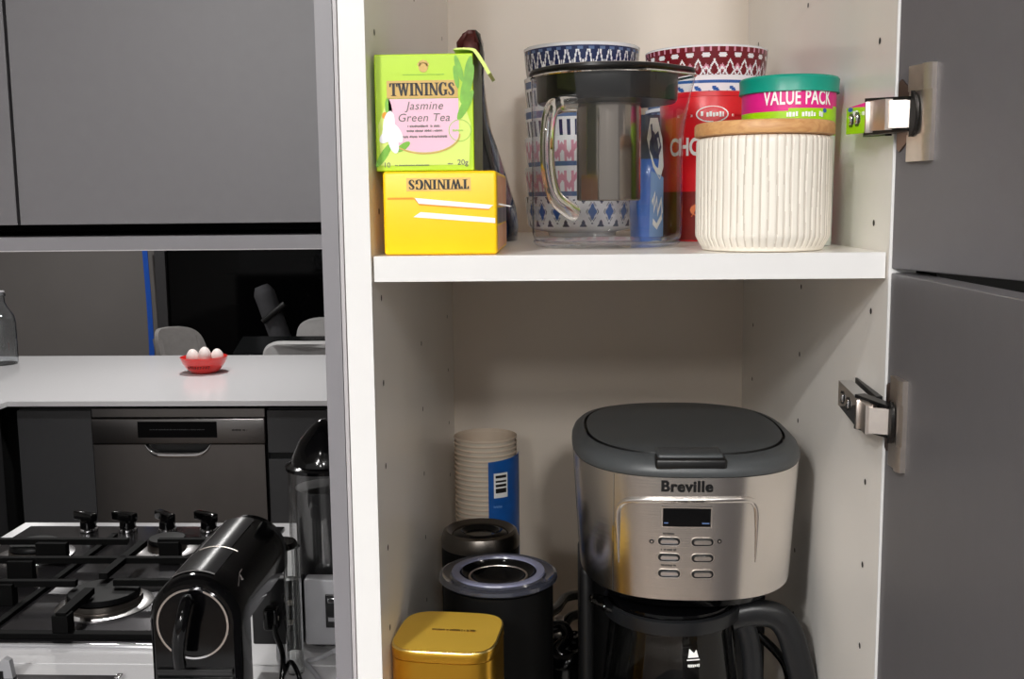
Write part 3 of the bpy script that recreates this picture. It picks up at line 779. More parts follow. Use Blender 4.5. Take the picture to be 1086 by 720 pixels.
# lid
b = MB(); rs = []
lidp = [(1.0, 0, 1.0), (1.006, .0015, 1), (1.004, .005, 1), (.985, .0095, 1), (.95, .0128, 1), (.905, .0145, 1), (.892, .0148, 1), (.886, .0115, 1), (.872, .0115, 1), (.866, .0155, 1), (.84, .0162, 1), (.6, .0176, 1), (.3, .0182, 1), (.02, .0184, 1)]
for s_, dz, _ in lidp: rs.append(supell(cx_, cy_, ca*s_, cb*s_, 2.5 if s_ < .93 else NN, zt0+dz, 120))
b.rings(rs, lambda k_: M['black'] if k_//120 in (6, 7, 8) else M['dgrey'], True, True, True)
b.build('lid_rim', cmk, 'dark grey plastic lid')
b = MB()
lx = atY(731, 486, .1).x
b.box(lx-.0285, lx+.0285, cy_-cb*1.0, cy_-cb*.80, zt0+.0062, zt0+.0150, M['black'], .0025, 3)
b.box(lx-.0262, lx+.0262, cy_-cb*.965, cy_-cb*.74, zt0+.0128, zt0+.0176, M['dgrey'], .002, 3)
b.build('lid_tab', cmk)
# lower body
M['warm'] = mat('black_satin_plastic', (9, 9, 10), .45, spec=.3)
b = MB()
rs = [supell(cx_, cy_+.004, ca*s_, cb*s_, 2.6, z, 96) for s_, z in ((.76, zb0-.013), (.83, zb0-.0125), (.875, zb0-.006), (.915, zb0-.0006))]
b.rings(rs, M['gloss'], True, True, True); b.build('filter_housing', cmk)
b = MB(); b.box(cx_-ca*.92, cx_+ca*.92, .258, .333, FL+.03, zb0-.0008, M['warm'], .012, 3); b.build('rear_column', cmk)
b = MB(); cl = atY(628, 650, .2).x
b.box(.1495, .1622, .172, .262, FL+.02, zb0-.0012, M['warm'], .006, 3); b.build('side_column', cmk)
b = MB(); rs = [supell(cx_, cy_, ca*s_, cb*s_, 2.8, FL+z, 96) for s_, z in ((.93, 0), (.95, .003), (.95, .028), (.92, .034), (.6, .035))]
b.rings(rs, M['warm'], True, True, True); b.build('base', cmk)
# carafe
kx, ky = .2306, .166; ks = .0655/.0715
M['handlegrey'] = mat('handle_plastic', (24, 25, 27), .32, spec=.4)
car = thing('coffee_carafe', 'round glass coffee carafe with black lid and handle, under the coffee maker housing', 'carafe', (kx, ky, FL+.0355))
zn = atY(712, 664, ky-.055).z
b = MB()
prof = [(0, FL+.036), (.05, FL+.036), (.060, FL+.042), (.0665, FL+.060), (.0705, FL+.085), (.0715, FL+.105), (.070, FL+.13), (.066, FL+.150), (.0595, zn-.014), (.0565, zn-.006), (.0565, zn+.004)]
inn = [(r-.0018, z+.001) for r, z in reversed(prof[1:-1])]
prof = [(r*ks, z) if r > .0566 else (r, z) for r, z in prof]; b.lathe(prof, kx, ky, M['smoke'], 96)
# white level print on the front of the glass
g0 = atY(736, 703, ky-.066)
ga = math.atan2(-1, (g0.x-kx)/.066*1.0); c4 = lambda u, z: (kx+(.0659)*math.cos(-PI/2+(u)/.0655), ky+.0659*math.sin(-PI/2+u/.0655), z)
gu = math.asin((g0.x-kx)/.0655)*.0655
b.decal([[(gu-.005, g0.z+.004), (gu+.004, g0.z+.004), (gu+.002, g0.z+.011), (gu, g0.z+.008), (gu-.004, g0.z+.012)], rc(gu-.006, g0.z+.0015, gu+.005, g0.z+.0025)]+[[(u+gu, v+g0.z-.003) for u, v in p] for p in scribble(.010, .003, 51)], c4, M['white'])
b.build('glass_bowl', car)
b = MB(); b.lathe([(.0568, zn-.008), (.0590, zn-.0075), (.0600, zn-.002), (.0598, zn+.004), (.0575, zn+.0055), (.0560, zn+.005)], kx, ky, M['handlegrey'], 96); b.build('collar', car)
b = MB(); b.lathe([(.0545, zn+.0045), (.054, zn+.008), (.050, zn+.0105), (.03, zn+.0118), (0, zn+.012)], kx, ky, M['gloss'], 80); b.build('lid', car, 'black carafe lid')
sp = atY(635, 653, ky)
b = MB(); b.tube(smooth([(kx-.052, ky-.016, zn+.002), (kx-.064, ky-.014, zn+.006), (kx-.0725, ky-.012, zn+.0085)], 5), [.012]*4+[.010]*3+[.008]*2+[.005]*2, M['smoke'], 14, .45); b.build('pouring_spout', car)
b = MB()
hpts = [(775, 655), (800, 650), (822, 653), (836, 668), (845, 695), (852, 726), (852, 760)]
hpath = smooth([atY(x, y, ky-.012) for x, y in hpts], 6)
b.tube(hpath, [.0075]*len(hpath), M['handlegrey'], 14, 1.6)
hp2 = smooth([atY(x, y, ky-.012) for x, y in [(783, 652), (792, 668), (797, 692), (799, 724), (800, 760), (852, 765)]], 6)
b.tube(hp2, [.0048]*len(hp2), M['handlegrey'], 12, 1.8)
b.build('handle', car, 'dark grey looped carafe handle')
# mains lead of the coffee maker against the cabinet side
b = MB(); b.tube(smooth([atY(803, 672, .248), atY(822, 690, .244), atY(834, 708, .24), atY(837, 735, .235), (.344, .235, FL+.05), (.344, .235, FL+.0055)], 7), .0042, M['gloss'], 10)
tag(b.build('mains_lead'), 'black mains lead behind the carafe handle, by the cabinet side', 'cord')

# ================================================================== canisters and cups on the lower shelf
M['goldm'] = brushed('brushed_gold', (232, 178, 62), .3, (6, 6, 700), .15)
M['goldtop'] = mat('satin_gold', (250, 206, 78), .45, .55, var=.02)
M['goldedge'] = mat('pale_gold_edge', (255, 226, 140), .25, 1)
p0 = atY(418, 672, .062); p1 = atY(529, 664, .062); gzx = (p0.x+p1.x)/2+.002; ga_ = (p1.x-p0.x)/2-.0005
gzt = atY(474, 692, .022).z
tin = thing('gold_tin', 'brushed gold rounded square tin in the lower pantry corner', 'tin', (gzx, .062, FL))
def rsq(s_, z, n=4.2, rot=-.10):
    pts = supell(0, 0, ga_*s_, .0405*s_, n, 0, 96); c, s2_ = math.cos(rot), math.sin(rot)
    return [(gzx+x*c-y*s2_, .062+x*s2_+y*c, z) for x, y, _ in pts]
b = MB(); b.rings([rsq(.98, FL), rsq(1, FL+.002), rsq(1, gzt-.009), rsq(.985, gzt-.0088)], M['goldm'], True, True, True); b.build('tin_body', tin)
b = MB(); b.rings([rsq(1.0, gzt-.0085), rsq(1.008, gzt-.008), rsq(1.008, gzt-.001), rsq(.995, gzt), rsq(.97, gzt+.0003)], lambda k_: M['goldedge'] if k_//96 >= 2 else M['goldm'], True, True, True)
b.rings([rsq(.969, gzt+.0004), rsq(.5, gzt+.0008), rsq(.02, gzt+.0009)], M['goldtop'], True, False, True)
b.decal([[(u, v*2.2) for u, v in p] for p in scribble(.035, .0022, 61)], lambda u, v: (gzx+.004+u, .062+v-.10*u, gzt+.0012), M['goldedge'])
b.build('lid', tin)
M['matblack'] = mat('matt_black_metal', (5, 5, 5), .5, 0, spec=.15, var=.06)
kx1 = (atY(467, 606, .165).x+atY(590, 606, .165).x)/2; kr = .0487; kz = atY(528, 606, .165).z
cn = thing('coffee_canister', 'tall matt black canister with clear ringed lid, behind the gold tin', 'canister', (kx1, .165, FL))
b = MB(); b.lathe([(0, FL), (kr-.001, FL), (kr, FL+.001), (kr, kz-.008), (kr-.002, kz-.007), (kr-.002, kz-.02), (0, kz-.02)], kx1, .165, M['matblack'], 96); b.build('canister_body', cn)
M['lidplastic'] = mat('smoky_clear_plastic', (46, 48, 58), .07, coat=1, var=.02)
b = MB(); L = kr+.0042
b.lathe([(kr-.004, kz-.0075), (kr, kz-.0063), (L-.002, kz-.0060), (L, kz-.004), (L-.0005, kz-.001), (L-.003, kz), (L-.006, kz-.0012), (L-.010, kz-.0015), (L-.0115, kz+.0004)], kx1, .165, M['lidplastic'], 96)
b.lathe([(L-.0185, kz+.0004), (L-.020, kz-.003), (.028, kz-.006), (.0262, kz-.0035), (.0245, kz-.0035), (.0235, kz-.005), (.018, kz-.009), (0, kz-.011)], kx1, .165, M['gloss'], 96)
b.lathe([(.0268, kz-.0042), (.0262, kz-.0030), (.0248, kz-.0030), (.0242, kz-.0042)], kx1, .165, M['nickel'], 96)
b.build('lid', cn, 'clear smoky plastic ringed lid')
b = MB(); b.lathe([(L-.0112, kz+.0002), (L-.0118, kz+.0018), (L-.0135, kz+.0022), (L-.0165, kz+.0022), (L-.0182, kz+.0016), (L-.0188, kz+.0002)], kx1, .165, mat('grey_seal', (112, 114, 136), .25), 96); b.build('seal_ring', cn, 'blue grey sealing ring')
q0, q1 = atY(468, 575, .305), atY(551, 575, .305); bx = (q0.x+q1.x)/2; brr = (q1.x-q0.x)/2*.985; bz = atY(510, 560, .305).z
c2_ = thing('small_canister', 'black canister with dark metal rim, between the cups and clear lidded canister', 'canister', (bx, .305, FL))
M['gun'] = mat('gunmetal', (120, 114, 108), .28, 1)
b = MB(); b.lathe([(0, FL), (brr-.001, FL), (brr, FL+.001), (brr, bz-.017), (brr-.001, bz-.017), (brr-.001, bz-.03), (0, bz-.03)], bx, .305, M['matblack'], 80); b.build('canister_body', c2_)
b = MB(); b.lathe([(brr+.0003, bz-.0165), (brr+.0005, bz-.010), (brr-.002, bz-.002), (brr-.005, bz), (brr-.008, bz-.002), (brr-.011, bz-.006)], bx, .305, M['gun'], 80)
b.build('rim', c2_, 'dark metal rim')
b = MB(); b.lathe([(brr-.0105, bz-.0055), (brr-.013, bz-.003), (brr-.02, bz-.002), (brr-.024, bz-.006), (0, bz-.007)], bx, .305, M['gloss'], 80); b.build('lid', c2_)
# paper cups
M['paper'] = mat('brown_cup_paper', (206, 188, 168), .7, var=.04)
M['paperin'] = mat('cup_inside', (214, 204, 188), .6)
cpX, cpY, cpR, pitch_ = .0486, .43, .0352, .00548
ztop = atY(514, 461, cpY).z
ncup = int((ztop-FL-.088)/pitch_)+1; pitch_ = (ztop-FL-.088)/(ncup-1)
def cupmesh(x, y, z):
    b = MB(); H_ = .088
    prof = [(0, .0040), (.0232, .0040), (.0234, 0), (.0240, 0), (cpR-.0014, H_-.0032), (cpR+.0002, H_-.0028), (cpR+.0006, H_-.0014), (cpR, H_), (cpR-.0006, H_-.0003), (cpR-.0012, H_-.003), (.02435, .0046), (0, .0046)]
    b.lathe(prof, x, y, None, 48, z, fn=lambda t, zz, i: M['paperin'] if i >= 9 else M['paper'])
    return b.build('paper_cup', loc=(x, y, z))
cup0 = cupmesh(cpX, cpY, FL)
GC = 'brown paper cups nested in the tall stack'
lbl = 'brown paper cup nested in the tall stack in the back corner of the lower shelf'
tag(cup0, lbl, 'cup', GC)
for i in range(1, ncup):
    c = cup0.copy(); COL.objects.link(c); c.location = (cpX, cpY, FL+pitch_*i)
    c['label'] = lbl if i < ncup-1 else 'open topmost paper cup of the tall stack in the back corner'
M['lblue'] = mat('blue_label', (24, 88, 166), .35, coat=.2, var=.12, scale=60)
lt0 = atY(530, 489, cpY-.03).z; lb0 = atY(530, 600, cpY-.03).z
b = MB(); lr_ = cpR+.0019; a0, a1 = math.radians(-82), math.radians(0); nn = 20; rs = []
for z in (lb0, lt0-.004, lt0):
    rs.append([(cpX+lr_*math.cos(a0+(a1-a0)*k_/nn), cpY+lr_*math.sin(a0+(a1-a0)*k_/nn), z+(.004*k_/nn if z == lt0 else 0)) for k_ in range(nn+1)]+
              [(cpX+(lr_+.0006)*math.cos(a0+(a1-a0)*k_/nn), cpY+(lr_+.0006)*math.sin(a0+(a1-a0)*k_/nn), z+(.004*k_/nn if z == lt0 else 0)) for k_ in range(nn, -1, -1)])
b.rings(rs, M['lblue'], True, True, True, False)
cb_ = cyl(cpX, cpY, lr_+.0006, .0003, a0)
zc_ = atY(533, 514, cpY-.03).z; uc = .0145
b.decal([rc(uc-.0085+.00425*i, zc_-.014, uc-.0085+.00425*(i+1), zc_+.014) for i in range(4)], cb_, M['white'])
cb2 = cyl(cpX, cpY, lr_+.0006, .0006, a0)
for i, zz_ in enumerate((.0085, .0035, -.0015, -.0055, -.0085)): b.decal([rc(uc-.0065, zc_+zz_, uc, zc_+zz_+(.0022 if i % 2 else .003)), rc(uc, zc_+zz_, uc+.0065, zc_+zz_+(.0022 if i % 2 else .003))], cb2, M['ink'])
b.decal([[(u+uc-.004, v+zc_-.024) for u, v in p] for p in scribble(.01, .003, 71)], cb_, M['pale'])
tag(b.build('blue_label'), 'blue paper label with barcode wrapped round the cup stack', 'label')
# tangle of appliance leads behind the tall canister
def cord(name, px, r, label, m=None):
    b = MB(); b.tube(smooth([atY(x, y, Y) for x, y, Y in px], 7), r, m or M['gloss'], 10); return b, name, label
b = MB()
b.tube(smooth([atY(x, y, Y) for x, y, Y in [(575, 655, .30), (590, 646, .33), (600, 634, .36), (617, 632, .38), (622, 648, .38), (604, 655, .36), (598, 672, .34), (612, 684, .33), (622, 672, .36)]], 7), .0052, M['gloss'], 10)
b.tube(smooth([atY(x, y, Y) for x, y, Y in [(580, 668, .30), (596, 664, .30), (602, 676, .29), (590, 690, .28), (606, 696, .28), (622, 690, .30)]], 7), .006, M['gloss'], 10)
b.tube(smooth([atY(x, y, Y) for x, y, Y in [(578, 690, .28), (592, 702, .27), (608, 700, .27), (622, 694, .28)]], 7), .008, M['gloss'], 10)
tag(b.build('cord_bundle'), 'tangle of black appliance leads between the tall canister and coffee maker', 'cord')
b = MB(); pc = atY(594, 680, .32)
b.box(pc.x-.012, pc.x+.022, .31, .34, FL, pc.z+.006, M['gloss'], .006, 3); b.box(pc.x-.006, pc.x+.004, .318, .332, pc.z+.006, pc.z+.024, M['nickel'], .001)
tag(b.build('power_plug'), 'black power adapter with metal pins among the leads by the coffee maker', 'plug')

# ================================================================== kitchen: bench, hob, overhead units
M['benchtop'] = M['worktop']
BX1 = gx-.002
bt = MB(); bt.box(-2.2, BX1, .10, .7605, .86, .90, M['worktop'], .001); tag(bt.build('worktop'), 'white worktop strip in front of the dark seam, under the coffee pod machine', 'worktop')
bl = -1.045
bt = MB(); bt.box(bl, .25, .7635, 1.475, .86, .90, M['worktop'], .001); tag(bt.build('worktop'), 'white worktop that carries the gas hob', 'worktop')  # mirror image of the bench, added as solid geometry
bc = thing('base_cabinet', 'charcoal base cabinet under the hob worktop', 'cabinet', (-.55, .8, 0))
b = MB(); b.box(bl+.02, BX1, .12, 1.44, .1, .859, M['grey']); b.build('carcass', bc); b = MB(); b.box(bl+.06, BX1, .16, 1.40, 0, .1, M['dark']); b.build('plinth', bc)
# overhead units
oh = thing('overhead_cabinet', 'charcoal handleless overhead cabinet with two doors, beside the pantry', 'cabinet', (-.6, .43, 1.54))
gapx = atY(14, 150, .43).x
zb_ = atY(100, 238, .43).z
b = MB(); b.box(gapx+.0018, BX1, .43, .448, zb_, 2.45, M['grey'], .0006); b.build('door', oh)
b = MB(); b.box(gapx-.46, gapx-.0018, .43, .448, zb_, 2.45, M['grey'], .0006); b.build('door', oh)
b = MB(); b.box(gapx-.46, BX1, .451, .74, zb_+.002, 2.45, M['dark']); b.build('carcass', oh)
zs1, zs2 = atY(150, 250.5, .436).z, atY(150, 265, .436).z
b = MB(); b.box(gapx-.46, BX1, .436, .74, zs2, zs1, M['gable'], .0006); b.box(gapx-.46, BX1, .4355, .44, zs2-.0009, zs2+.0002, M['strip']); b.box(gapx-.46, BX1, .70, .74, zs1-.002, zb_+.003, M['dark']); b.build('bottom_panel', oh, 'grey bottom panel with thin light edge')
b = MB(); b.box(gapx-.46, BX1, .44, .74, 2.452, CEIL-.001, M['gable']); b.build('filler_panel', oh)

# gas hob, a mirror image built as solid geometry
M['hobglass'] = mat('dark_steel_hob', (62, 60, 63), .2, .75, var=.05)
M['iron'] = mat('cast_iron', (5, 5, 5), .65, spec=.1)
M['burner'] = mat('burner_cap_enamel', (7, 7, 8), .4, spec=.2)
M['alu'] = mat('burner_ring_metal', (222, 220, 220), .25, 1)
hb = thing('gas_hob', 'gas hob with black cast iron pan supports and four knobs', 'hob', (-.74, 1.1, .9))
b = MB(); b.box(-1.01, -.455, .818, 1.43, .9004, .9065, M['hobglass'], .002, 3)
b.box(-1.012, -.453, .816, .8225, .9002, .9078, M['chrome'], .001); b.box(-1.0, -.465, .845, .853, .9066, .9105, M['gloss'], .001)
b.build('hob_plate', hb)
burn = [(-.655, .985, .060, 1.35), (-.652, 1.275, .036, 1.75), (-.905, 1.24, .046, 1.6), (-.90, .96, .040, 1.5)]
for x, y, r, k_ in burn:
    b = MB()
    b.lathe([(r*k_, .9066), (r*k_, .908), (r*k_-.010, .9115), (r*.95, .912)], x, y, M['alu'], 48)
    b.lathe([(r*1.02, .910), (r*1.06, .914), (r*1.04, .922), (r*.9, .924)], x, y, M['gun'], 48)
    o = b.build('burner', hb)
    b = MB(); b.lathe([(r*.9, .9235), (r, .924), (r, .930), (r*.96, .9325), (0, .934)], x, y, M['burner'], 48); b.build('burner_cap', o, 'black burner cap')
ZT = .948
def bar(b, a, c, w=.0058, h=.011):
    a, c = atZ(*a, ZT), atZ(*c, ZT); d = (c-a).normalized(); n = Vector((-d.y, d.x, 0))*w
    lo2, hi2 = Vector((0, 0, -h)), Vector((0, 0, 0))
    vs = [a-n+lo2, a+n+lo2, a+n+hi2*1, a-n+hi2, c-n+lo2, c+n+lo2, c+n+hi2, c-n+hi2]
    b.add(vs, [(0, 1, 2, 3), (7, 6, 5, 4), (0, 4, 5, 1), (1, 5, 6, 2), (2, 6, 7, 3), (3, 7, 4, 0)], M['iron'])
def foot(b, px, py, wx=.010, wy=.010):
    p = atZ(px, py, ZT); b.box(p.x-wx, p.x+wx, p.y-wy, p.y+wy, .9067, ZT-.004, M['iron'], .001)
b = MB()
bar(b, (-60, 571), (136, 571)); bar(b, (-70, 590.5), (205, 590.5)); bar(b, (-60, 615), (81, 615)); bar(b, (121, 614), (205, 614))
bar(b, (168, 571), (250, 571)); bar(b, (152, 573), (109, 608), .0075); bar(b, (95, 623), (64, 650), .0085)
foot(b, 55, 573, .03, .008); foot(b, 22, 592, .024, .008); foot(b, 66, 648, .013, .012); foot(b, 180, 572, .02, .008); foot(b, 3, 616, .02, .01)
b.build('pan_support', hb)
b = MB()
b.box(-.80, -.788, .86, 1.36, .9068, .9135, M['iron'], .001); b.box(-1.0, -.465, .835, .852, .9068, .9160, M['iron'], .001)
b.build('support_rail', hb)
for i, px in enumerate((94, 136, 178, 222)):
    p = atZ(px, 563, .9065); kxx = p.x; kyy = 1.395
    b = MB(); b.lathe([(.019, .9067), (.0195, .910), (.0185, .914), (.015, .9155)], kxx, kyy, M['chrome'], 32)
    b.lathe([(.0165, .9145), (.0165, .929), (.014, .932), (0, .9325)], kxx, kyy, M['gloss'], 32)
    an = (-.5, -.4, -.7, -.55)[i]
    R4 = Matrix.Translation((kxx, kyy, 0)) @ Matrix.Rotation(an, 4, 'Z')
    b.box(-.038, .022, -.0085, .0085, .929, .947, M['gloss'], .003, 3, R4)
    b.build('knob', hb)

# power boxes standing at the back of the bench
M['plate'] = mat('silver_socket_plate', (172, 172, 176), .35, .15)
M['shplate'] = mat('shaded_socket_plate', (20, 20, 22), .3)  # shade on this plate is put into its dark colour
def sockets(x0, x1, ztop, zbot, m, label, plug):
    t = thing('power_outlet', label, 'power outlet', ((x0+x1)/2, .79, .9))
    b = MB(); b.box(x0, x1, .7665, .792, zbot, ztop, m, .0025, 3); b.box((x0+x1)/2-.006, (x0+x1)/2+.006, .776, .788, .9002, zbot+.001, M['plate'], .001); b.build('plate', t)
    b = MB(); cx2 = atY(352, 645, .7645).x if not plug else x1-.019
    zc2 = (ztop+zbot)/2+.003
    b.box(cx2-.010, cx2+.010, .7645, .7675, zc2-.026, zc2+.026, M['black'], .001)
    for dz in (.017, -.012): b.box(cx2-.006, cx2+.006, .7625, .7648, zc2+dz-.004, zc2+dz+.004, M['chrome'] if not plug else M['nickel'], .001)
    b.build('switch', t); return t
z1_, z2_ = atY(335, 615, .7665).z, atY(335, 684, .7665).z
sockets(atY(323, 650, .7665).x, BX1-.001, z1_, z2_, M['plate'], 'silver power outlet plate against the pantry end panel', False)
sockets(atY(267, 650, .7665).x, atY(320, 650, .7665).x, z1_+.0015, z2_, M['shplate'], 'power outlet plate coloured dark for shade, behind the coffee pod machine', True)
pp = atY(290, 655, .748)
b = MB(); b.box(pp.x-.014, pp.x+.008, .738, .7618, pp.z-.018, pp.z+.016, M['gloss'], .005, 3)
b.tube(smooth([atY(x, y, Y) for x, y, Y in [(291, 662, .742), (293, 674, .735), (299, 690, .725), (300, 706, .71), (298, 735, .69)]]+[Vector((atY(298, 735, .69).x+.02, .66, .9045))], 7), .004, M['gloss'], 10)
tag(b.build('plug'), 'black plug and lead in the shaded power outlet', 'plug')
b = MB(); b.tube(smooth([(atY(308, 700, .72).x-.012, .72, .904)]+[atY(x, y, Y) for x, y, Y in [(308, 702, .712), (316, 714, .70), (319, 730, .69)]]+[Vector((atY(319, 735, .68).x, .66, .904))], 7), .0035, M['gloss'], 10)
tag(b.build('lead'), 'thin black lead curving on the worktop beside the clear tank', 'cord')
M['cordgrey'] = mat('pale_grey_cord', (178, 178, 182), .5)
b = MB(); b.tube(smooth([atY(355, 690, .758), atZ(338, 698, .905), atZ(324, 702, .905), atZ(330, 709, .905), atZ(339, 722, .905), atZ(345, 745, .905)], 7), .0038, M['cordgrey'], 10)
tag(b.build('lead'), 'pale grey lead running along the worktop seam by the pantry', 'cord')

# coffee pod machine: horizontal barrel on a body, lever at the front
my0, my1 = .45, .70
cpt = atY(205, 661, my0); nx_, nz_, nr = cpt.x, cpt.z, .0565
pm = thing('coffee_pod_machine', 'glossy black coffee pod machine with chrome ring and lever on the worktop', 'coffee machine', (nx_, .58, .9))
def arch(y, s_, dz=0, dx=0):
    o = []; zlo = .905 if y < .495 else 1.084+.10*(y-.495)
    for k_ in range(25): a = PI*k_/24; o.append((nx_+dx+nr*s_*math.cos(a), y, nz_+dz+nr*s_*math.sin(a)))
    for z in np.linspace(nz_-.010, zlo, 6): o.append((nx_+dx-nr*s_*(.985), y, z+dz*0))
    for z in np.linspace(zlo, nz_-.010, 6): o.append((nx_+dx+nr*s_*(.985), y, z))
    return o
b = MB(); rs = []
for y, s_, dz in ((my0, .86, 0), (my0+.004, .95, 0), (my0+.012, 1.0, 0), (.4945, 1.0, .002), (.4955, 1.0, .002), (.50, 1.0, .002), (.58, 1.0, .006), (.66, .99, .009), (.685, .95, .009), (my1, .85, .008)): rs.append(arch(y, s_, dz, .0*(y-my0)))
b.rings(rs, M['gloss'], True, True, True)
for k_ in range(4):
    z = cpt.z-.060-.011*k_; b.box(nx_-.046, nx_+.046, my0-.004, my0+.004, z-.0035, z+.0035, M['black'], .001)
b.box(nx_-.034, nx_+.004, .50, .66, .9005, 1.083, M['black'], .004); b.build('body', pm)
b = MB(); R = .0425; n = 64
rs = []
for r, y in ((R+.0012, my0-.001), (R+.0012, my0-.003), (R-.0012, my0-.003), (R-.0012, my0-.001)):
    rs.append([(nx_+r*math.cos(2*PI*k_/n), y, nz_+r*math.sin(2*PI*k_/n)) for k_ in range(n)])
b.rings(rs, M['chrome']); b.build('front_ring', pm, 'thin chrome ring')
b = MB(); b.add([(nx_, my0-.002, nz_)]+[(nx_+(R-.001)*math.cos(2*PI*k_/n), my0-.0014, nz_+(R-.001)*math.sin(2*PI*k_/n)) for k_ in range(n)], [(0, 1+k_, 1+(k_+1) % n) for k_ in range(n)], M['gloss']); b.build('front_disc', pm)
b = MB(); lv = smooth([atY(200, 636, my0-.004), atY(197, 640, my0-.020), atY(192, 662, my0-.034), atY(189, 688, my0-.030), atY(191, 706, my0-.022)], 7)
b.tube(lv, [.0075]*len(lv), M['gloss'], 14, 1.0); b.build('lever', pm, 'black curved lever')
# slider plates along the top, tank and its lid, little mark on the flank
b = MB()
def top_at(u, y): 
    a = PI/2-u; s_ = 1.0; dx = 0; dz = .0002+.002*min(1, (y-my0)/.05)+.007*max(0, y-.50)/.16
    return (nx_+dx+(nr+.0009)*math.cos(a), y, nz_+dz+(nr+.0012)*math.sin(a))
M['panelgrey'] = mat('dark_grey_gloss', (40, 40, 42), .25)
for (ua, ub, ya, yb_) in ((-.55, .40, my0+.02, .545), (-.42, .30, .552, .66)):
    pts = [(ua+(ub-ua)*i/8, ya) for i in range(9)]; pts2 = [(ua+(ub-ua)*i/8, yb_) for i in range(9)]
    for i in range(8): b.add([top_at(*pts[i]), top_at(*pts[i+1]), top_at(*pts2[i+1]), top_at(*pts2[i])], [(0, 1, 2, 3)], M['panelgrey'], True)
    b.tube([top_at(ua, ya+(yb_-ya)*i/6) for i in range(7)], .0007, M['chrome'], 6)
b.tube([top_at(-.55+.95*i/8, my0+.019) for i in range(9)], .001, M['chrome'], 6); b.tube([top_at(-.42+.9*i/8, .549) for i in range(9)], .0008, M['nickel'], 6)
b.build('slider', pm)
b = MB(); mk = atX(254, 613, nx_+nr*.98)
mf = lambda u, v: (nx_+nr*.985+.0012, mk.y+u, mk.z+v)
b.decal(stroke([(-.010, -.006), (-.004, .008), (.002, -.002), (.010, -.005)], .0016)+stroke([(-.004, .008), (.006, .009)], .0014)+stroke([(-.001, .004), (.008, -.004)], .0013), mf, M['nickel'])
b.build('emblem', pm, 'small silver emblem')
tk = atY(298, 575, .735); tkr = .0245
b = MB(); b.lathe([(0, tk.z-.006), (tkr-.002, tk.z-.006), (tkr, tk.z-.004), (tkr, tk.z), (tkr-.002, tk.z+.003), (tkr-.006, tk.z+.0035), (0, tk.z+.003)], tk.x, .73, M['gloss'], 48); b.build('tank_lid', pm, 'black tank lid')
tw = atY(311.5, 650, .735).x; tq = .0125
b = MB(); b.lathe([(0, .9015), (tq-.0015, .9015), (tq, .904), (tq, tk.z-.0065), (tq-.0018, tk.z-.0065), (tq-.0018, .905), (0, .905)], tw, .735, M['rglass'], 48); b.build('water_tank', pm, 'clear water tank')

# reflection of the pod machine's tank, built as a solid lidded canister
jx0 = atY(305, 500, .86).x; jrr = .058; jcx = jx0+jrr
zr = atY(325, 496, .86).z
cc = thing('reflected_tank', 'pod machine reflection built as a clear canister with black domed lid, by the pantry', 'canister', (jcx, .862, .9))
b = MB(); b.lathe([(0, .9005), (jrr-.003, .9005), (jrr-.001, .903), (jrr-.001, zr), (jrr-.003, zr), (jrr-.003, .906), (0, .906)], jcx, .862, M['glass'], 64); b.build('canister_body', cc)
b = MB(); b.lathe([(0, .907), (jrr-.012, .907), (jrr-.012, zr-.03), (0, zr-.03)], jcx, .862, M['black'], 48); b.build('contents', cc, 'dark core of the reflected tank')
b = MB(); zd = atY(345, 445, .86).z-zr
b.lathe([(jrr-.002, zr+.0005), (jrr+.002, zr+.001), (jrr+.0022, zr+.006), (jrr-.004, zr+.009), (jrr-.007, zr+.010), (jrr-.009, zr+.02), (jrr*.62, zr+zd*.6), (jrr*.3, zr+zd*.88), (jrr*.1, zr+zd), (0, zr+zd+.001)], jcx, .862, M['gloss'], 64); b.build('domed_lid', cc, 'black domed lid')

# real hob's back edge and pan support, at the front of the worktop
tr_ = thing('hob_edge', 'black hob edge with silver corner at the very front of the worktop', 'tray', (-.62, .66, .9))
tp = atZ(127, 716, .905)
b = MB(); b.box(-.95, tp.x, .55, tp.y, .9005, .9055, M['hobglass'], .0015); b.build('hob_edge_plate', tr_)
b = MB(); b.box(tp.x-.004, tp.x+.005, tp.y-.012, tp.y+.002, .9004, .908, M['chrome'], .002, 3); b.build('corner_cap', tr_, 'silver corner cap')
q = atZ(14, 716, .906)
b = MB(); b.prism([(-.06, 0), (.006, 0), (.002, .027), (-.006, .031), (-.03, .012), (-.06, .004)], lambda u, v: (q.x+u, q.y-.012, .9062+v), lambda u, v: (q.x+u, q.y-.002, .9062+v), M['plate']); b.box(q.x-.02, q.x-.008, q.y-.0135, q.y-.0119, .9066, .918, M['black'], .0005)
b.build('pan_support_foot', tr_, 'grey metal upright')

# ================================================================== peninsula with dishwasher: mirror image built as solid geometry
PY = 2.91; PL = -1.84; PR = -.2; PB = 4.05
M['cabdark'] = mat('dark_cabinet_front', (60, 60, 62), .45, var=.03)
pw = MB()
poly = [(PL, PY-.03), (PR, PY-.03), (PR, PB), (-3.4, PB), (-3.4, 1.6), (PL, 1.6)]
poly = [(PL, PY), (PR, PY), (PR, PB), (-3.3, PB), (-3.3, 1.9), (PL-.02, 1.9)]
pw.prism(poly, lambda u, v: (u, v, .882), lambda u, v: (u, v, .9), M['worktop']); tag(pw.build('worktop'), 'wide white worktop over the dishwasher, carrying the red bowl', 'worktop')
F0 = PY+.02
d0, d1 = atY(97, 433, F0).x, atY(281, 433, F0).x
b0 = thing('base_cabinet', 'dark base cabinet with plain door between corner and dishwasher', 'cabinet', ((PL+d0)/2, F0, 0))
b = MB(); b.box(PL+.02, d0-.003, F0, F0+.018, .1, .862, M['cabdark'], .001); b.build('door', b0)
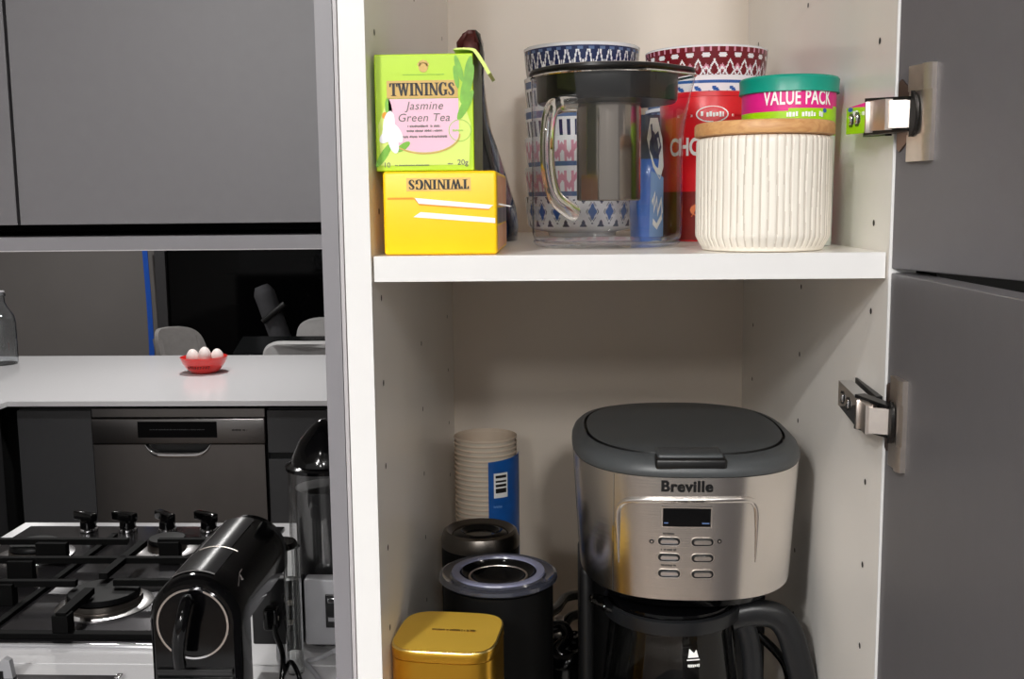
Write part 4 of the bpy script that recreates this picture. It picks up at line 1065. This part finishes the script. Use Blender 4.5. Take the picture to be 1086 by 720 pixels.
b = MB(); b.box(PL+.02, d0-.003, F0+.02, PB-.15, .1, .868, M['dark']); b.build('carcass', b0); MB().box(PL+.02, d0-.003, F0+.05, PB-.2, 0, .1, M['dark']).build('plinth', b0)
b1 = thing('base_cabinet', 'dark drawer cabinet on the pantry side of the dishwasher', 'cabinet', ((PR+d1)/2, F0, 0))
zd1, zd2 = atY(310, 480, F0).z, atY(310, 487, F0).z
b = MB(); b.box(d1+.006, PR, F0, F0+.018, zd1, .862, M['cabdark'], .001); b.build('drawer', b1); b = MB(); b.box(d1+.006, PR, F0, F0+.018, .42, zd2, M['cabdark'], .001); b.build('drawer', b1); b = MB(); b.box(d1+.006, PR, F0, F0+.018, .1, .40, M['cabdark'], .001); b.build('drawer', b1)
b = MB(); b.box(d1+.006, PR, F0+.02, PB-.15, .1, .868, M['dark']); b.build('carcass', b1); MB().box(d1+.006, PR, F0+.05, PB-.2, 0, .1, M['dark']).build('plinth', b1)
b2 = thing('base_cabinet', 'dark base cabinet under the return worktop at the picture edge', 'cabinet', (-2.6, 2.4, 0))
b = MB(); b.box(PL-.05, PL-.032, 1.95, PY, .1, .862, M['cabdark'], .001); b.build('door', b2); MB().box(-3.2, PL-.052, 1.95, PB-.2, .1, .868, M['dark']).build('carcass', b2); MB().box(-3.2, PL-.10, 1.97, PB-.2, 0, .1, M['dark']).build('plinth', b2)
dwx = (d0+d1)/2
dw = thing('dishwasher', 'stainless steel dishwasher with black display, under the white worktop', 'dishwasher', (dwx, F0, 0))
zt_, zs_, zc_, zh_ = (atY(190, y, F0).z for y in (433, 443.5, 470, 482))
b = MB(); b.box(d0, d1, F0+.03, F0+.58, .1, .87, M['dark']); b.build('cabinet_body', dw)
MB().box(d0+.02, d1-.02, F0+.06, F0+.5, .0, .1, M['dark']).build('plinth', dw)
b = MB(); b.box(d0, d1, F0-.004, F0+.03, zs_+.004, zt_, M['steelv'], .002); b.build('top_strip', dw)
b = MB(); b.box(d0, d1, F0-.012, F0+.028, zc_, zs_, M['steelv'], .004, 3)
lg0 = atY(254, 456, F0-.012)
b.decal([[(u+lg0.x, v+lg0.z) for u, v in p] for p in scribble(.055, .008, 81)], lambda u, v: (u, F0-.0126, v), M['ink'])
b.build('control_panel', dw)
dx0, dx1 = atY(146, 455, F0-.012).x, atY(230, 455, F0-.012).x
zA, zB = atY(190, 447, F0-.012).z, atY(190, 464, F0-.012).z
M['display'] = mat('black_display', (4, 4, 5), .35, spec=.1)
b = MB(); b.box(dx0, dx1, F0-.0135, F0-.0115, zB, zA, M['display'], .0005)
b.decal([[(u+(dx0+dx1)/2, v+(zA+zB)/2) for u, v in p] for p in scribble(.2, .004, 82)], lambda u, v: (u, F0-.0139, v), M['cabdark'])
b.build('display', dw, 'black glossy display')
# door with a scooped pull under the control panel
hx0, hx1 = atY(153, 475, F0).x, atY(227, 475, F0).x; hz = atY(190, 482, F0-.01).z
crv = [(0, zc_-.003), (.008, zc_-.003), (.026, hz+.014), (.050, hz+.002), (.085, hz-.001)]
full = [(hx0+u, z) for u, z in crv]+[(hx1-u, z) for u, z in reversed(crv)]
outl = [(d0+.004, .12), (d1-.004, .12), (d1-.004, zc_-.003)]+list(reversed(full))+[(d0+.004, zc_-.003)]
b = MB(); b.prism(outl, lambda u, v: (u, F0-.010, v), lambda u, v: (u, F0+.028, v), M['steelv'])
b.build('door', dw)
b = MB()
pts = smooth([Vector((u, F0-.011, z)) for u, z in full[1:-1]], 4); b.tube(pts, [.002+.0115*min(1, min(i, len(pts)-1-i)/9) for i in range(len(pts))], M['chrome'], 12, .8)
b.add([(u, F0+.018, z) for u, z in full], [tuple(range(len(full)))], M['black'])
b.build('handle', dw, 'bright curved handle lip')
# red bowl of eggs
bw = atZ(217, 395, .9); br_ = .094
M['redbowl'] = mat('red_enamel', (216, 44, 40), .3, coat=.3)
bz_ = .9
b = MB(); b.lathe([(0, .002), (.045, 0), (.05, .001), (.066, .014), (.086, .042), (br_, .062), (br_+.002, .068), (br_-.002, .069), (br_-.006, .062), (.08, .040), (.06, .014), (.04, .008), (0, .008)], bw.x, bw.y, M['redbowl'], 64, bz_)
for k_ in range(9):
    a = -PI/2+(k_-4)*.13; rr_ = .0835
    b.tube([(bw.x+.080*math.cos(a), bw.y+.080*math.sin(a), bz_+.026), (bw.x+.0865*math.cos(a+.04), bw.y+.0865*math.sin(a+.04), bz_+.036)], .0022, M['dred'], 6)
tag(b.build('red_bowl'), 'small red bowl holding white eggs on the far worktop', 'bowl')
M['egg'] = mat('eggshell', (238, 226, 222), .45, var=.02)
egs = [(-.040, -.02, .068, 'egg in the red bowl, at the blue strip side'), (.014, -.030, .078, 'large white egg at the front middle of the red bowl'), (.055, .004, .066, 'low white egg at the pantry side of the red bowl'), (-.012, .035, .060, 'white egg tucked behind the front eggs in the red bowl')]
for dx, dy, dz, lb_ in egs:
    b = MB(); pr_ = []
    for k_ in range(17): a = -PI/2+PI*k_/16; pr_.append((max(0, .0265*math.cos(a)*(1-.13*math.sin(a))), .034*math.sin(a)))
    b.lathe(pr_, bw.x+dx, bw.y+dy, M['egg'], 32, bz_+dz)
    tag(b.build('egg'), 'white '+lb_ if not lb_.startswith(('large', 'low', 'white')) else lb_, 'egg', 'eggs in the red bowl')
# glass bottle
bo = atZ(4, 386, .9); bh = atY(4, 308, bo.y).z-.9; R_ = .062
bt_ = thing('glass_bottle', 'clear glass bottle with swing stopper at the end of the far worktop', 'bottle', (bo.x, bo.y, .9))
b = MB(); o_ = [(0, 0), (R_-.005, 0), (R_, .006), (R_, bh*.55), (R_*.9, bh*.66), (R_*.5, bh*.78), (.024, bh*.84), (.022, bh*.92), (.027, bh*.925), (.027, bh*.96), (.020, bh*.965)]
b.lathe(o_+[(max(0, r-.004), z) for r, z in reversed(o_[2:-1])]+[(0, .01)], bo.x, bo.y, M['plastic'], 48, .9); b.build('bottle_glass', bt_)
b = MB(); b.lathe([(0, bh*.94), (.018, bh*.94), (.018, bh*.97), (.024, bh*.975), (.022, bh*.995), (0, bh)], bo.x, bo.y, mat('grey_stopper', (170, 170, 172), .4), 32, .9); b.build('stopper', bt_)

# ================================================================== dining end of the room, built solid from its mirror image
M['fabric'] = mat('grey_chair_fabric', (150, 146, 144), .85, var=.06, bump=.3, bscale=300)
M['fabl'] = mat('pale_chair_fabric', (205, 203, 203), .85, var=.04, bump=.3, bscale=300)
M['fabd'] = mat('dim_reflection_fabric', (74, 74, 78), .85, var=.06)  # dim tone of the chair's window reflection, put into the colour
M['tabletop'] = mat('black_table_glass', (30, 32, 33), .25)
M['leg'] = mat('black_metal_leg', (22, 22, 23), .45)
def chair(x, y, rz, wid, ht, m, label, chan, lean=.12, rim=None):
    t = thing('dining_chair', label, 'chair', (x, y, 0), 'upholstered dining chairs')
    R4 = Matrix.Translation((x, y, 0)) @ Matrix.Rotation(rz, 4, 'Z')
    b = MB(); b.box(-wid/2, wid/2, -.23, .22, .42, .49, m, .025, 4, R4); b.build('seat', t)
    b = MB(); h2 = wid/2; rs = []; n = 40
    # local +y is the back of the chair
    for d, s_ in ((-.028, .95), (-.018, 1), (.018, 1), (.028, .95)):
        ring = []
        for u, v, _ in supell(0, 0, h2*s_, (ht-.44)/2*s_, 4.5, 0, n):
            zz2 = (ht+.44)/2+v; bow = -.10*(u/h2)**2
            ring.append(R4 @ Vector((u, .21+d+bow+lean*(zz2-.46), zz2)))
        rs.append(ring)
    b.rings(rs, m, True, True, True)
    bb = b.build('backrest', t)
    if chan:
        c_ = MB()
        for i in range(-3, 4):
            u = i*h2*.26; bow = -.10*(u/h2)**2
            c_.tube([R4 @ Vector((u, .21-.029+bow+lean*(z-.46), z)) for z in np.linspace(.5, ht-.05, 6)], .012, m, 8, .35)
            c_.tube([R4 @ Vector((u, .21+.029+bow+lean*(z-.46), z)) for z in np.linspace(.5, ht-.05, 6)], .012, m, 8, .35)
        c_.build('channel_stitching', bb)
    for sx in (-1, 1):
        for sy in (-1, 1):
            b = MB(); b.tube([R4 @ Vector((sx*(wid/2-.06), sy*.18, .43)), R4 @ Vector((sx*(wid/2-.02), sy*.24, 0))], [.013, .010], M['leg'], 8); b.build('leg', t)
    return t
def chair_at(px, py, Y, rz, wid, m, label, chan, lean=.12, off=.21):
    p = atY(px, py, Y); 
    back = Matrix.Rotation(rz, 3, 'Z') @ Vector((0, off+lean*.4, 0))
    return chair(p.x-back.x, Y-back.y, rz, wid, p.z, m, label, chan, lean)
chair_at(180, 347, 5.0, math.radians(52), .29, M['fabric'], 'grey channel-backed dining chair beside the blue strip, beyond the red bowl', True, .25)
chair_at(322, 362, 4.55, math.radians(178), .50, M['fabl'], 'pale dining chair with low wide back at the near side of the table', False)
chair_at(354, 336, 6.42, math.radians(0), .46, M['fabl'], 'pale dining chair half hidden by the pantry end panel', False)
# chair reflected in the window, built as a solid dark chair with strap
p = atY(282, 300, 6.7); pe = atY(310, 362, 6.7)
t = thing('reflected_chair', 'dark grey chair reflection in the dark window, built solid with black strap', 'chair', (p.x+.1, 6.7, 0))
b = MB()
aw = atY(292, 300, 6.7).x-atY(270, 300, 6.7).x
axis = [Vector((atY(x, y, 6.7).x, 6.7, atY(x, y, 6.7).z)) for x, y in ((277, 303), (283, 318), (291, 340), (299, 362), (304, 378))]
L_ = []; 
ringpts = []
b.tube(smooth(axis, 5), [.045+.030*min(1, i/3) for i in range(21)], M['fabd'], 20, 1.0)
rr2 = b.build('backrest', t)
b = MB(); s0, s1_ = atY(279, 341, 6.62), atY(302, 322, 6.62)
b.tube([s0, (s0+s1_)/2+Vector((0, -.01, 0)), s1_], .022, M['leg'], 10, 1); b.build('strap', t, 'black strap')
zse = .46
b = MB(); b.box(axis[-1].x-.2, axis[-1].x+.25, 6.5, 6.9, zse-.04, zse+.04, M['fabd'], .02, 3); b.tube([axis[-1]+Vector((0, 0, .02)), Vector((axis[-1].x+.05, 6.7, zse))], .05, M['fabd'], 12); b.build('seat', t)
for sx in (-.17, .2):
    for sy in (6.53, 6.87):
        b = MB(); b.tube([(axis[-1].x+sx, sy, zse-.03), (axis[-1].x+sx*1.1, sy, 0)], .014, M['leg'], 8); b.build('leg', t)
tb_ = thing('dining_table', 'black dining table with glossy top before the dark window', 'table', (-1.0, 5.35, 0))
pe0 = atY(232, 373, 4.98); pe1 = atY(262, 362, 5.85)
b = MB(); x0 = pe0.x; z_t = .755
polyt = [(atY(225, 376, 5.15).x+.12, 5.15), (.3, 5.15), (.3, 5.9), (atY(258, 361, 5.9).x, 5.9)]
b.prism(polyt, lambda u, v: (u, v, z_t-.025), lambda u, v: (u, v, z_t), M['tabletop']); b.build('tabletop', tb_)
for x in (polyt[0][0]+.35, .15):
    for y in (5.25, 5.8):
        b = MB(); b.box(x-.03, x+.03, y-.03, y+.03, 0, z_t-.0255, M['leg'], .003); b.build('leg', tb_)
# narrow blue strip hanging down the grey wall
M['bluestrip'] = mat('blue_strip', (22, 84, 188), .4, var=.05)
b = MB(); ys = 6.88
pts = [atY(x, y, ys) for x, y in ((152.5, 255), (155, 285), (157.5, 315), (159.5, 345), (161, 375), (162, 400))]
bs = smooth(pts, 5); hw = .019
b.rings([[(p.x-hw, ys, p.z), (p.x+hw, ys, p.z), (p.x+hw, ys+.006, p.z), (p.x-hw, ys+.006, p.z)] for p in bs], M['bluestrip'], True, True, True, False)
low = bs[-1]; b.rings([[(low.x-hw, ys, low.z), (low.x+hw, ys, low.z), (low.x+hw, ys+.006, low.z), (low.x-hw, ys+.006, low.z)], [(low.x-hw, ys, .01), (low.x+hw, ys, .01), (low.x+hw, ys+.006, .01), (low.x-hw, ys+.006, .01)]], M['bluestrip'], True, False, True, False)
tag(b.build('wall_strip'), 'narrow bright blue strip running down between grey wall and dark window', 'strip')

# ================================================================== ceiling lights and added fill lamps
M['lamp'] = mat('lamp_diffuser', (255, 250, 242), .5, emit=6)
M['trimw'] = mat('lamp_trim', (235, 235, 235), .4)
def downlight(x, y, w, size=.10, label='', spread=150):
    t = thing('ceiling_downlight', label, 'ceiling light', (x, y, CEIL))
    b = MB(); b.lathe([(size/2, CEIL-.001), (size/2+.012, CEIL-.001), (size/2+.012, CEIL-.006), (size/2, CEIL-.008), (size/2, CEIL-.001)], x, y, M['trimw'], 32); b.build('trim_ring', t)
    b = MB(); b.lathe([(0, CEIL-.003), (size/2-.0005, CEIL-.003)], x, y, M['lamp'], 32); b.build('diffuser', t)
    ld = bpy.data.lights.new('downlight_beam', 'AREA'); ld.shape = 'DISK'; ld.size = size; ld.energy = w; ld.spread = math.radians(spread); ld.color = (1, .985, .965)
    lo_ = bpy.data.objects.new('downlight_beam', ld); COL.objects.link(lo_); lo_.location = (0, 0, -.012); lo_.parent = t
downlight(-.35, -.9, 2, .16, 'round ceiling downlight nearest the pantry front')
downlight(-.7, -2.0, 40, .16, 'round ceiling downlight over the kitchen aisle')
downlight(-1.2, 2.2, 9, .16, 'round ceiling downlight over the aisle before the dishwasher')
downlight(-1.3, 3.6, 10, .16, 'round ceiling downlight over the far worktop')
downlight(-3.2, 5.6, 16, .16, 'round ceiling downlight by the grey dining wall')
def fill_lamp(x, y, z, w):  # unseen point lamps added behind the camera to fill the pantry
    ld = bpy.data.lights.new('fill_lamp', 'POINT'); ld.shadow_soft_size = .11; ld.energy = w; ld.color = (1, .985, .965)
    o = bpy.data.objects.new('fill_lamp', ld); COL.objects.link(o); o.location = (x, y, z)
fill_lamp(-1.0, -2.45, 2.5, 50); fill_lamp(.45, -2.6, 2.5, 50); fill_lamp(-.3, -3.6, 2.5, 30)
wd_ = bpy.data.worlds.new('world'); SC.world = wd_; wd_.use_nodes = True
bg = wd_.node_tree.nodes['Background']; bg.inputs['Color'].default_value = (1, .965, .93, 1); bg.inputs['Strength'].default_value = .45
# fill glow added from behind the camera: bright above, darker at floor level
_g = wd_.node_tree; _tc = _g.nodes.new('ShaderNodeTexCoord'); _sx = _g.nodes.new('ShaderNodeSeparateXYZ'); _rp = _g.nodes.new('ShaderNodeValToRGB'); _mr = _g.nodes.new('ShaderNodeMapRange')
_mr.inputs['From Min'].default_value = -.35; _mr.inputs['From Max'].default_value = .3
_rp.color_ramp.elements[0].color = (.25, .245, .24, 1); _rp.color_ramp.elements[1].color = (1.12, 1.10, 1.08, 1)
_g.links.new(_tc.outputs['Generated'], _sx.inputs[0]); _g.links.new(_sx.outputs['Z'], _mr.inputs['Value']); _g.links.new(_mr.outputs[0], _rp.inputs[0]); _g.links.new(_rp.outputs['Color'], bg.inputs['Color'])
vs = SC.view_settings; vs.view_transform = 'Standard'; vs.look = 'None'; vs.exposure = .62; vs.gamma = 1; vs.use_curve_mapping = False
SC.cycles.max_bounces = 12; SC.cycles.diffuse_bounces = 8; SC.cycles.transparent_max_bounces = 24; SC.cycles.sample_clamp_indirect = 6
try: SC.cycles.use_denoising = True
except Exception: pass
